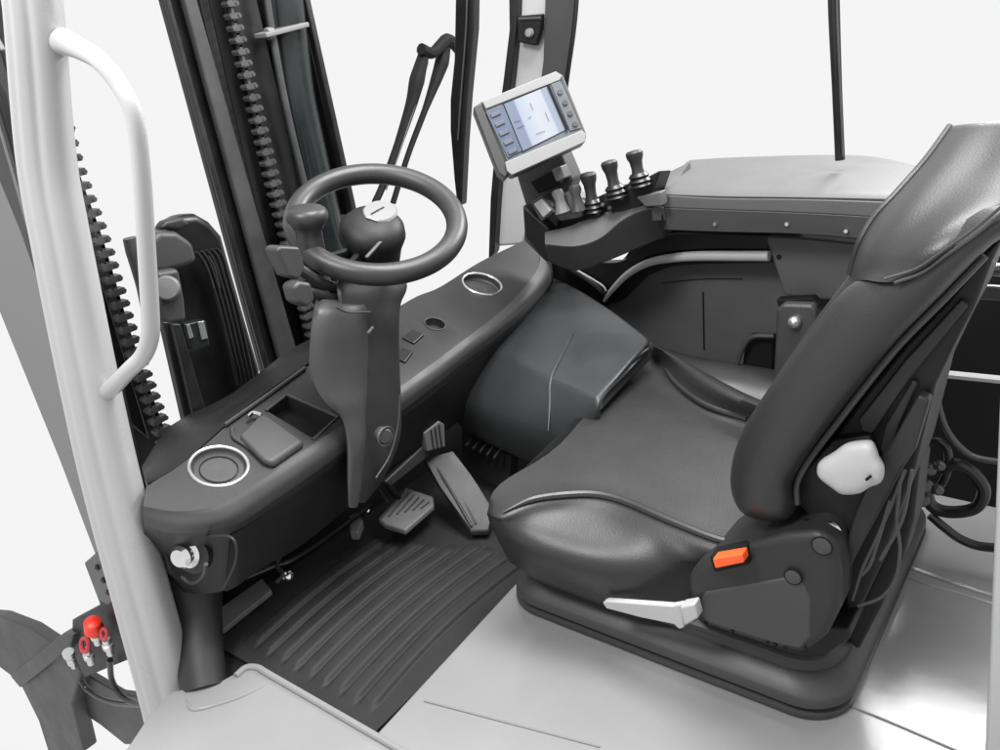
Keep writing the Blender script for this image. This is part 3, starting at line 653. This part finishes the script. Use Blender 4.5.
# ================================================================ SIDE CONSOLE
t = thing('side_console', 'long grey side console with control levers along the far window', 'console', P(700, 300, y=1.72))
YF = 1.70
zt = P(720, 196, y=YF).z
top_f = [P(663, 193, y=YF), P(720, 195, y=YF), P(800, 196, y=YF), P(890, 198, y=YF), P(960, 203, y=YF)]
top_b = L([(690, 160), (740, 157), (850, 155), (905, 163), (990, 190)], z=zt + 0.012)
obj('top', MB().surf([[p + V((0, -.002, -.005)) for p in top_f], top_f, [a.lerp(b, .1) + V((0, 0, .006)) for a, b in zip(top_f, resample(top_b, 5))], [a.lerp(b, .5) + V((0, 0, .008)) for a, b in zip(top_f, resample(top_b, 5))], top_b, [p + V((0, .02, -.03)) for p in top_b]], nu=24, nv=4, thick=(0, .004, -.008)), CONTOP, t)
band1 = L([(663, 195), (720, 198), (800, 199), (890, 202), (960, 207)], y=YF - .004)
band2 = L([(663, 208), (720, 210), (800, 213), (890, 218), (960, 222)], y=YF - .004)
band3 = L([(663, 230), (720, 232), (800, 234), (850, 238), (960, 248)], y=YF + .012)
obj('front_band', MB().surf([band1, band2], nu=20, lin=True, thick=(0, .03, 0)), PANEL, t, bevel=0.003)
obj('front_skirt', MB().surf([band2, band3], nu=20, lin=True, thick=(0, .03, 0)), PANEL, t, bevel=0.002)
scr = None
for i, q in enumerate(((715, 224), (787, 224), (846, 231))):
    obj('screw', MB().lathe(P(*q, y=YF + .004), (0, -1, 0), [(0, 0), (.0045, 0), (.004, .003), (0, .003)], res=10), SILVER, t)
# forward curved arm carrying the levers
up_ = L([(563, 245, 1.60), (590, 232, 1.62), (613, 215, 1.64), (640, 197, 1.66), (663, 193, 1.70)], y=1.6)
lip = L([(545, 244, 1.585), (575, 246, 1.59), (600, 238, 1.605), (622, 220, 1.63), (645, 209, 1.66), (663, 208, 1.69)], y=1.6)
low = L([(548, 262, 1.60), (575, 271, 1.60), (605, 262, 1.62), (632, 251, 1.65), (663, 238, 1.71)], y=1.6)
hi = L([(545, 232, 1.62), (570, 226, 1.64), (596, 214, 1.67), (625, 196, 1.72), (640, 186, 1.80), (690, 162, 1.9)], y=1.7)
obj('arm_skirt', MB().surf([lip, low], nu=24, lin=True, thick=(0, .05, 0)), PLASTIC, t, bevel=.003)
obj('arm_top', MB().surf([lip, [a.lerp(b, .5) + V((0, 0, .006)) for a, b in zip(resample(lip, 8), resample(hi, 8))], hi], nu=24, nv=4, thick=(0, 0.01, -.03)), PANEL, t)
obj('end_cap', MB().slab(L([(636, 197), (660, 192), (662, 206), (645, 207)], y=1.655), (0, 0.03, 0)), PANEL, t, bevel=.003)
obj('joint_gap', MB().tube(L([(662, 192), (662, 210), (663, 230)], y=1.694), 0.0028, res=6), BLACKF, t)
obj('arm_base', MB().slab(L([(522, 205), (548, 228), (552, 262), (545, 262), (532, 246), (524, 236)], y=1.63), (0, .06, 0)), PLASTICD, t, bevel=.006)
deck = L([(524, 218), (556, 204), (590, 200), (620, 186), (645, 178), (660, 170), (650, 200), (612, 224), (585, 234), (548, 240)], y=1.67)
obj('lever_deck', MB().slab(deck, (0, .06, -.01)), PLASTICD, t, bevel=.005)
for (h_, b_, m_) in (((588, 175), (593, 208), 0), ((609, 163), (616, 194), 0), ((634, 153), (640, 182), 0)):
    a, b = P(*h_, y=1.66), P(*b_, y=1.66); d = (a - b).normalized()
    o = obj('control_lever', MB().lathe(b, d, [(0, 0), (.020, 0), (.016, .010), (.0125, (a - b).length * .45), (.014, (a - b).length * .7), (.018, (a - b).length * .85), (.019, (a - b).length), (.015, (a - b).length * 1.07), (0, (a - b).length * 1.1)], res=16), PLASTIC, t)
    obj('boot', MB().lathe(b - d * .008, d, [(0, 0), (.028, 0), (.022, .006), (.026, .010), (.020, .016), (.023, .021), (.017, .028), (0, .029)], res=16), BLACK, o)
obj('toggle_switch', MB().slab(L([(533, 204), (541, 199), (551, 211), (543, 218)], y=1.60), (0, .03, 0)), LGREY, t, bevel=.003)
obj('toggle_frame', MB().slab(L([(530, 203), (541, 196), (555, 212), (541, 222)], y=1.605), (0, .03, 0)), GREYM, t, bevel=.003)
obj('joystick', MB().lathe(P(562, 208, y=1.62), P(556, 188, y=1.62) - P(562, 208, y=1.62), [(0, -.01), (.020, -.01), (.014, .006), (.011, .02), (.014, .034), (.012, .042), (0, .044)], res=16), FENDER, t)
obj('joystick', MB().lathe(P(578, 206, y=1.63), P(574, 184, y=1.63) - P(578, 206, y=1.63), [(0, -.01), (.018, -.01), (.013, .006), (.010, .024), (.015, .036), (.013, .046), (0, .048)], res=16), GREYM, t)
obj('push_button', MB().slab(L([(551, 170), (560, 166), (565, 178), (556, 182)], y=1.60), (0, .03, 0)), MIDG, t, bevel=.003)
obj('joystick_base', MB().slab(L([(549, 200), (570, 190), (588, 205), (580, 218), (558, 222)], y=1.64), (0, .04, 0)), MIDG, t, bevel=.008)
for q in ((598, 214), (610, 208), (603, 205), (622, 198)):
    obj('push_button', MB().lathe(P(*q, y=1.655), (0, -.8, .6), [(0, 0), (.006, 0), (.005, .004), (0, .005)], res=10), PLASTICM, t)

# side wall below the console
t = thing('side_wall', 'dark panelled side wall with a curved light grey grab rail', 'wall panel', P(700, 330, y=1.85))
obj('wall_panel', MB().slab(L([(556, 265), (575, 272), (612, 292), (640, 268), (690, 255), (768, 252), (770, 235), (900, 235), (1000, 330), (1000, 400), (760, 400), (690, 400), (600, 330), (548, 292)], y=1.86), (0, .03, 0)), PANEL, t, bevel=.003)
obj('upper_rail', MB().surf([L([(590, 262), (620, 262), (640, 248), (663, 236), (700, 234), (768, 236)], y=1.80), L([(560, 268), (608, 288), (632, 266), (655, 254), (700, 249), (768, 249)], y=1.80)], nu=20, lin=True, thick=(0, .03, 0)), PLASTICD, t, bevel=.004)
obj('backing_panel', MB().slab(L([(626, 256), (640, 236), (663, 222), (800, 224), (800, 262), (700, 264), (672, 266), (646, 276), (622, 300), (604, 306), (609, 274)], y=1.835), (0, .02, 0)), PLASTICD, t)
obj('backing_panel', MB().slab(L([(546, 238), (570, 250), (588, 268), (609, 275), (606, 306), (570, 288), (545, 272)], y=1.835), (0, .02, 0)), PLASTICD, t)
rl = L([(604, 301), (612, 290), (628, 274), (648, 263), (672, 258), (700, 256), (740, 256), (769, 256)], y=1.79)
obj('grab_rail', MB().tube(rl, [.004, .007, .0085, .0095, .011, .012, .012, .012], res=12), PILGREY, t)
obj('rail_seal', MB().tube(L([(545, 255), (575, 272), (600, 290), (604, 298)], y=1.79), 0.006, res=8), BLACK, t)
obj('rail_seal', MB().tube(L([(566, 264), (600, 284), (606, 291)], y=1.785), 0.003, res=8), PILGREY, t)
obj('panel_seam', MB().tube(L([(703, 292), (704, 350)], y=1.857), .0016, res=6), BLACKF, t)
obj('panel_seam', MB().tube(L([(663, 283), (703, 279), (742, 279)], y=1.857), .0010, res=6), BLACKF, t)
obj('hanging_cover', MB().slab(L([(764, 236), (800, 238), (880, 246), (880, 300), (812, 300), (784, 295), (776, 270)], y=1.80), (0, .04, 0)), PANEL, t, bevel=.006)
obj('cover_screw', MB().lathe(P(779, 257, y=1.80), (0, -1, 0), [(0, 0), (.006, 0), (.005, .003), (0, .003)], res=10), PLASTICD, t)
o = obj('latch_plate', MB().slab(L([(776, 310), (782, 304), (812, 305), (816, 315), (806, 400), (772, 400)], y=1.70), (0, .03, 0)), PLASTICM, t, bevel=.008)
obj('latch_knob', MB().lathe(P(795, 322, y=1.698), (0, -1, .15), [(0, 0), (.012, 0), (.014, .006), (.011, .013), (.005, .016), (0, .017)], res=20), SILVER, o)
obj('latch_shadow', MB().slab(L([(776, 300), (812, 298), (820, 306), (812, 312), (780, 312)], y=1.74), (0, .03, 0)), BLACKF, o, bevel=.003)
obj('pocket', MB().slab(L([(744, 348), (748, 336), (774, 337), (772, 372), (742, 366)], y=1.80), (0, .03, 0)), BLACKF, t, bevel=.006)
obj('pocket_edge', MB().tube(L([(737, 365), (742, 350), (752, 337), (774, 336)], y=1.78), .006, res=8), PLASTICM, t)
# lower tub beside the seat
obj('side_tub', MB().surf([L([(650, 343), (688, 355), (730, 362), (790, 372), (850, 380)], y=1.80), L([(655, 352), (690, 366), (732, 374), (780, 388), (840, 400)], y=1.70), L([(664, 372), (700, 395), (740, 410), (790, 430), (840, 440)], y=1.64), L([(664, 460), (700, 470), (740, 480), (790, 480), (840, 480)], y=1.64)], nu=20, nv=4, thick=(0, .02, -.02)), PLASTICM, t)

# ================================================================ FOOTWELL CONSOLE
t = thing('footwell_console', 'moulded dark console hump between dashboard and seat', 'console', P(560, 445, z=0.0))
q_ = [(528, 262, .318), (600, 301, .345), (652, 341, .335), (498, 312, .295), (577, 324, .335), (474, 342, .28), (551, 378, .292), (597, 398, .30),
      (446, 400, .205), (548, 434, .212), (562, 447, .205), (600, 412, .285), (446, 430, .09), (548, 474, .09), (566, 482, .09), (610, 450, .15)]
hv = [P(x_, y_, z=z_) for x_, y_, z_ in q_]
hf = [[0, 1, 4, 3], [1, 2, 4], [4, 2, 7, 6], [3, 4, 6, 5], [5, 6, 9, 8], [6, 7, 11, 10, 9], [8, 9, 13, 12], [9, 10, 14, 13], [10, 11, 15, 14]]
ho = obj('hump', MB().add(hv, hf), HUMPM, t)
at_ = ho.data.attributes.new('crease_edge', 'FLOAT', 'EDGE')
crs = {(4, 6): .9, (6, 7): .9, (6, 9): .95, (5, 6): .75, (2, 7): 1, (7, 11): .8, (4, 2): .6, (0, 1): 1, (1, 2): 1, (0, 3): 1, (3, 5): 1, (4, 6): .9}
for e_ in ho.data.edges:
    k_ = [min(range(len(hv)), key=lambda n_: (hv[n_] - ORG[ho.name] - ho.data.vertices[v_].co).length) for v_ in e_.vertices]
    at_.data[e_.index].value = max(crs.get(tuple(k_), 0), crs.get(tuple(k_[::-1]), 0))
md = ho.modifiers.new('thickness', 'SOLIDIFY'); md.thickness = .012; md.offset = -1
md = ho.modifiers.new('sub', 'SUBSURF'); md.levels = 4; md.render_levels = 4
obj('crease', MB().tube([hv[4].lerp(hv[6], .15) - V((0, 0, .002)), hv[4].lerp(hv[6], .6), hv[6] - V((0, 0, .001)), hv[6].lerp(hv[9], .5), hv[6].lerp(hv[9], .95)], [.001, .003, .003, .003, .001], res=8), PLASTICM, t)
obj('end_cap', MB().slab([P(599, 391, z=.293), P(614, 372, z=.305), P(640, 352, z=.32), P(653, 343, z=.328), P(652, 360, z=.295), P(628, 384, z=.28), P(600, 414, z=.27)], (-.02, .01, 0)), PLASTICD, t, bevel=.008, seg=4)
obj('cap_edge', MB().tube([P(600, 398, z=.296), P(614, 377, z=.308), P(634, 359, z=.32), P(648, 349, z=.326)], .003, res=8), PLASTICM, t)
o = obj('heater_grille', MB().surf([L([(462, 402), (488, 402), (515, 420)], z=.15), L([(462, 470), (485, 480), (508, 492)], z=.02)], nu=10, nv=4, thick=(0, .03, 0)), PLASTICD, t)
mb = MB()
for k in range(5): mb.tube(L([(466 + k * 7, 446 + k * 3), (478 + k * 7, 430 + k * 3)], z=.10), .003, res=6)
obj('grille_slat', mb, PLASTIC, t)
obj('grille_rib', MB().tube(L([(476, 412), (490, 420), (503, 431)], z=.14), .0025, res=8), PLASTICM, t)
obj('arch_edge', MB().tube(L([(482, 401), (500, 404), (520, 417), (545, 438), (560, 445)], z=.175), .004, res=8), PLASTICM, t)

# ================================================================ DRIVER SEAT
t = thing('driver_seat', 'black leather driver seat with reclined backrest on a ridged base', 'seat', V((-0.5, 1.28, 0.0)))
def rr_ring(x0, x1, y0, y1, r, z, n=10):
    pts = []
    for cx, cy, a0 in ((x1 - r, y1 - r, 0), (x0 + r, y1 - r, 90), (x0 + r, y0 + r, 180), (x1 - r, y0 + r, 270)):
        for k in range(n + 1):
            a = math.radians(a0 + 90 * k / n); pts.append(V((cx + r * math.cos(a), cy + r * math.sin(a), z)))
    return pts
prof = [(0, 0), (-.004, .004), (-.004, .011), (.008, .014), (.008, .019), (-.003, .022), (-.002, .036), (.000, .040), (.022, .058), (.028, .060), (.030, .074), (.024, .077), (.024, .083), (.030, .088), (.046, .092), (.055, .100), (.075, .14)]
obj('base', MB().rings([rr_ring(-.808 + i * .7, -.208 - i * .7, .974 + i, 1.60 - i, .075, z) for i, z in prof]), PLASTICM, t, angle=50)
# cushion
c_far0 = L([(645, 420), (700, 440), (760, 460), (820, 470)], y=1.62)
c_far1 = L([(648, 350), (688, 372), (726, 392), (765, 408), (830, 430)], y=1.62)
c_far2 = L([(652, 345), (684, 362), (720, 384), (756, 402), (830, 428)], z=.31)
c_cre = L([(646, 352), (670, 385), (704, 408), (747, 424), (810, 445)], z=.265)
c_m1 = L([(615, 378), (655, 418), (700, 448), (750, 470), (810, 480)], z=.262)
c_m2 = L([(560, 444), (605, 462), (655, 480), (710, 505), (800, 530)], z=.255)
c_m3 = L([(500, 484), (545, 482), (600, 486), (660, 508), (735, 538), (800, 550)], z=.250)
c_pip = L([(488, 510, .236), (503, 514, .243), (530, 502, .248), (560, 497, .25), (595, 496, .25), (625, 503, .25), (667, 521, .25), (709, 538, .25), (740, 547, .25), (800, 560, .25)], z=.248)
c_p2 = L([(488, 517, .226), (508, 522, .231), (540, 514, .233), (575, 512, .233), (610, 517, .233), (655, 534, .234), (700, 550, .236), (730, 560, .236), (790, 580, .235)], z=.215)
c_p3 = L([(491, 526, .210), (515, 534, .212), (555, 538, .212), (605, 545, .212), (655, 553, .213), (700, 562, .215), (780, 590, 'y', 1.06)], z=.2)
c_b1 = L([(496, 536, .190), (520, 547, .190), (550, 556, .188), (590, 565, .187), (630, 570, .187), (665, 570, .190), (700, 568, .193), (780, 600, 'y', 1.06)], z=.16)
c_b2 = L([(502, 548, .158), (528, 562, .155), (558, 574, .150), (598, 586, .146), (640, 593, .144), (680, 590, .146), (770, 610, 'y', 1.06)], z=.12)
c_b3 = L([(510, 562, .11), (537, 580, .10), (567, 592, .095), (605, 606, .09), (650, 616, .09), (690, 620, .09), (770, 630, 'y', 1.10)], z=.1)
cush = MB().surf([c_far0, c_far1, c_far2, c_cre, c_m1, c_m2, c_m3, c_pip, c_p2, c_p3, c_b1, c_b2, c_b3], nu=40, nv=5, closed=True)
obj('cushion', cush, LEATHER, t, angle=80)
obj('piping', MB().tube([p + V((0, 0, .003)) for p in c_pip[1:-1]], [.001, .006, .0068, .0068, .0068, .0068, .006, .005], res=8), SIDELEATHER, t)
obj('piping', MB().tube([p + V((0, 0, .004)) for p in L([(662, 362), (675, 384), (704, 406), (747, 421)], z=.268)], .006, res=8), SIDELEATHER, t)
# cushion lip under front
# hinge cover with the buckle
cov = L([(687, 590), (686, 578), (694, 568), (713, 556), (744, 546), (783, 535), (818, 532), (836, 545), (840, 575), (838, 612), (826, 638), (804, 656), (769, 648), (702, 626), (690, 606)], y=.95)
o = obj('hinge_cover', MB().slab(cov, (0, .13, 0)), PLASTIC, t, bevel=.016, seg=5)
obj('cover_face', MB().slab(L([(704, 592), (755, 583), (783, 578), (803, 583), (811, 600), (811, 638), (800, 650), (770, 643), (704, 622), (697, 606)], y=.9475), (0, .02, 0)), PLASTICM, o, bevel=.005, seg=3)
for q, r in (((793, 577), .0105), ((822, 546), .0120)):
    c = P(*q, y=.9455)
    obj('cover_cap', MB().lathe(c, (0, -1, 0), [(0, -.002), (r, -.002), (r, .001), (r * .8, .002), (0, .002)], res=20), PLASTICM, o)
    obj('cap_gap', MB().tube([c + V((math.cos(a) * r * 1.08, 0, math.sin(a) * r * 1.08)) for a in [k * math.pi / 6 for k in range(12)]], .0012, res=6, smooth=2, closed=True), BLACKF, o)
for k, q in enumerate(((706, 622), (732, 632), (768, 641), (775, 645), (785, 650), (806, 650))):
    obj('clip', MB().box(P(*q, y=.950), (.005, .004, .007)), BLACKF, o, bevel=.001)
b = obj('buckle', MB().slab(L([(712, 559), (742, 554), (744, 563), (715, 569)], y=.920), (0, .02, 0)), ORANGE, t, bevel=.0025)
obj('buckle_housing', MB().slab(L([(709, 557), (745, 549), (749, 565), (714, 573)], y=.940), (0, .03, 0)), BLACKF, t, bevel=.003)
obj('adjust_lever', MB().slab(L([(602, 603), (606, 601), (672, 606), (682, 604), (684, 628), (679, 630), (674, 625), (640, 618), (606, 609)], y=.93), (0, .012, 0)), LGREY, t, bevel=.003)
obj('lever_end', MB().slab(L([(679, 607), (694, 604), (698, 619), (684, 627)], y=.925), (0, .022, 0)), LGREY, t, bevel=.004)
obj('slide_rail', MB().slab(L([(690, 612), (700, 624), (800, 658), (822, 658), (850, 640), (850, 630), (700, 600)], y=.985), (0, .1, 0)), PLASTICD, t, bevel=.006)
# backrest: near bolster
yb = 1.0
bo = L([(1010, 205), (962, 215), (890, 262), (846, 288), (814, 326), (790, 358), (762, 398), (743, 430), (733, 458), (731, 485), (740, 508), (762, 518), (790, 517), (797, 504), (794, 482), (805, 460), (835, 418), (866, 378), (897, 340), (942, 294), (990, 245), (1030, 220)], y=yb)
sp = L([(765, 490), (785, 440), (822, 385), (868, 330), (915, 284), (960, 246), (1005, 215)], y=yb)
obj('side_bolster', MB().pillow(bo, sp, (0.25, -1, .25), .052, .06, steps=8), LEATHER, t, angle=80)
obj('bolster_seam', MB().tube(L([(797, 504), (797, 484), (808, 462), (838, 422), (869, 382), (900, 344), (945, 298), (985, 256)], y=.985), .0042, res=8), PLASTICM, t)
# inner backrest pad, spans the width
bp = L([(850, 272), (812, 322), (775, 375), (745, 425), (736, 470), (748, 505), (800, 500), (850, 420), (930, 320), (990, 240), (940, 220)], y=1.03)
obj('backrest_pad', MB().slab(bp, (0, .46, 0)), LEATHER, t, bevel=.03, seg=5)
# backrest shell behind
sh = L([(800, 486), (838, 432), (868, 390), (905, 345), (948, 300), (985, 250), (1004, 236), (992, 262), (976, 305), (955, 345), (936, 385), (925, 430), (915, 470), (897, 520), (884, 560), (862, 606), (845, 612), (843, 560), (820, 528), (800, 510)], y=1.02)
obj('back_shell', MB().slab(sh, (0, .12, 0)), PLASTICD, t, bevel=.008)
obj('shell_rib', MB().slab(L([(858, 420), (905, 360), (960, 300), (968, 306), (915, 372), (872, 434), (862, 432)], y=1.01), (0, .02, 0)), PLASTIC, t, bevel=.003)
obj('shell_rib', MB().slab(L([(886, 425), (912, 380), (918, 384), (900, 425), (886, 462), (880, 450)], y=1.012), (0, .02, 0)), PLASTIC, t, bevel=.003)
obj('recliner_plate', MB().slab(L([(876, 465), (893, 440), (918, 395), (930, 400), (915, 450), (902, 470), (870, 530), (846, 575), (845, 545), (856, 510)], y=.995), (0, .02, 0)), PLASTIC, t, bevel=.004)
obj('frame_plate', MB().slab(L([(805, 470), (832, 440), (870, 436), (880, 470), (862, 508), (845, 548), (836, 540), (815, 522), (798, 506), (795, 490)], y=1.005), (0, .03, 0)), PLASTICD, t, bevel=.004)
kn = L([(817, 470), (820, 461), (834, 452), (845, 444), (858, 441), (871, 441), (876, 448), (879, 457), (884, 466), (884, 476), (880, 483), (870, 487), (860, 493), (843, 494), (833, 488), (820, 478)], y=.965)
obj('recline_knob', MB().pillow(kn, L([(838, 470), (866, 462)], y=.965), (0.1, -1, .2), .014, .02, steps=6, power=.6), LGREY, t, angle=60)
obj('knob_slot', MB().bar(P(866, 480, y=.948), P(871, 476, y=.948), .003, .003), BLACKF, t)
obj('hinge_bolt', MB().tube(L([(822, 530), (830, 524), (838, 532), (838, 545)], y=.985), .005, res=8), CHROME, t)
obj('hinge_disc', MB().lathe(P(812, 530, y=.99), (0, -1, 0), [(0, 0), (.018, 0), (.018, .006), (0, .007)], res=20), BLACK, t)
for q in ([(905, 470), (893, 500), (876, 540), (862, 570), (852, 600)], [(900, 480), (897, 520), (900, 550), (895, 580), (880, 598), (858, 606)], [(890, 500), (872, 560), (862, 575)], [(912, 470), (902, 520), (880, 560)]):
    obj('wiring', MB().tube(L(q, y=.99), .0022, res=8), PLASTICM, t)
# backrest lower foot shell, running down to the base
obj('rear_shell', MB().slab(L([(900, 480), (915, 460), (920, 470), (914, 520), (903, 560), (880, 610), (858, 652), (846, 640), (858, 606), (880, 560)], y=1.07), (0, .07, 0)), PLASTICD, t, bevel=.01)
# top flap of the backrest
def FL(pts, y0, rec): return [P(px, py, y=y0 + rec * d) for (px, py), d in zip(pts, (.17, .10, .045, .015, 0, 0, 0))]
f0 = FL([(950, 126), (926, 159), (897, 192), (874, 217), (860, 241), (853, 262), (850, 274)], 1.05, 1)
f1 = FL([(970, 124), (945, 160), (915, 195), (892, 222), (872, 248), (860, 268), (856, 280)], 1.0, 1)
f2 = FL([(1000, 122), (978, 165), (945, 200), (916, 228), (893, 252), (876, 270), (866, 280)], .975, 1)
f3 = FL([(1030, 122), (1012, 165), (985, 198), (950, 224), (922, 248), (898, 270), (880, 282)], .955, 1)
f4 = FL([(1075, 135), (1050, 172), (1008, 205), (975, 232), (945, 254), (920, 272), (898, 282)], .95, 1)
f5 = FL([(1080, 145), (1054, 180), (1010, 212), (978, 238), (948, 259), (922, 276), (898, 285)], .975, 1)
obj('headrest_flap', MB().surf([f0, f1, f2, f3, f4, f5], nu=30, nv=5, thick=(.01, .05, -.005)), LEATHER, t, angle=80)
obj('flap_core', MB().slab(L([(918, 200), (900, 214), (880, 236), (866, 255), (862, 272), (930, 262), (1010, 205), (1060, 190), (1040, 180), (972, 180)], y=1.12), (0, .30, 0)), LEATHER, t, bevel=.03, seg=5)
obj('stitching', MB().tube([p + V((0, -.003, .002)) for p in L([(1036, 182), (1004, 206), (972, 232), (942, 253), (916, 270), (885, 280)], y=.949)], .0016, res=6), PLASTICM, t)
obj('stitching', MB().tube([p + V((0, -.003, .002)) for p in L([(1038, 188), (1008, 210), (976, 236), (946, 257), (922, 274), (895, 284)], y=.951)], .0018, res=6), PLASTICM, t)
obj('flap_edge', MB().tube([p + V((0, -.002, 0)) for p in f0], .004, res=8), LEATHER, t)

# ================================================================ RIGHT REAR
t = thing('rear_bulkhead', 'black machinery housing behind the seat with a thin silver edge', 'housing', P(960, 500, z=0))
obj('housing', MB().slab(L([(925, 240), (985, 236), (1100, 240), (1100, 520), (925, 512)], y=1.70), (0, .15, 0)), BLACKF, t, bevel=.006)
obj('edge_strip', MB().slab(L([(942, 374), (1080, 388), (1080, 392), (942, 378)], y=1.55), (0, .02, 0)), LGREY, t, bevel=.001)
obj('edge_strip', MB().slab(L([(941, 360), (944, 360), (945, 378), (942, 378)], y=1.55), (0, .02, 0)), MIDG, t, bevel=.001)
obj('cross_rail', MB().tube(L([(984, 268), (1000, 270), (1060, 276)], y=1.5), .011, res=12), CHROME, t)
obj('cross_rail', MB().tube(L([(978, 292), (1000, 293), (1060, 300)], y=1.5), .013, res=12), GREYM, t)
obj('white_plate', MB().slab(L([(996, 246), (1004, 228), (1050, 228), (1050, 248)], y=1.48), (0, .02, 0)), LGREY, t, bevel=.002)
for q, r, lab in (([(936, 392), (941, 415), (948, 432), (960, 447), (978, 458), (1020, 464)], .0055, 'thin grey cable sagging across the black housing behind the seat'),
                  ([(925, 445), (938, 441), (948, 452), (946, 475), (935, 490), (925, 485)], .007, 'small cable loop close behind the backrest'),
                  ([(930, 515), (945, 528), (962, 540), (985, 547), (1030, 548)], .008, 'thick cable lying on the pale floor behind the seat'),
                  ([(942, 470), (955, 464), (972, 472), (984, 490), (975, 508), (950, 512), (932, 506), (926, 490)], .011, 'thick black cable loop hanging behind the seat')):
    obj('cable', MB().tube(L(q, y=1.45), r, res=10), GREYM if r < .006 else BLACK, label=lab, cat='cable', group='cables behind the seat')
t = thing('cable_clamp', 'cluster of small metal clamps on the cables behind the backrest', 'clamp', P(930, 480, y=1.4))
for q, r in (((930, 470), .010), ((926, 486), .012), ((940, 466), .008), ((922, 500), .012), ((938, 490), .009)):
    obj('clamp', MB().lathe(P(*q, y=1.40), (.4, -1, .3), [(0, -.01), (r, -.01), (r, .004), (r * .6, .008), (0, .008)], res=12), GREYM, t)
t = thing('rear_pillar', 'pale grey rear pillar along the right edge', 'pillar', P(985, 740, y=.95))
obj('post', MB().slab(L([(1000, 380), (996, 480), (991, 600), (984, 760), (1060, 760), (1060, 380)], y=.95), (0, .05, 0)), WHITEP, t, bevel=.008)
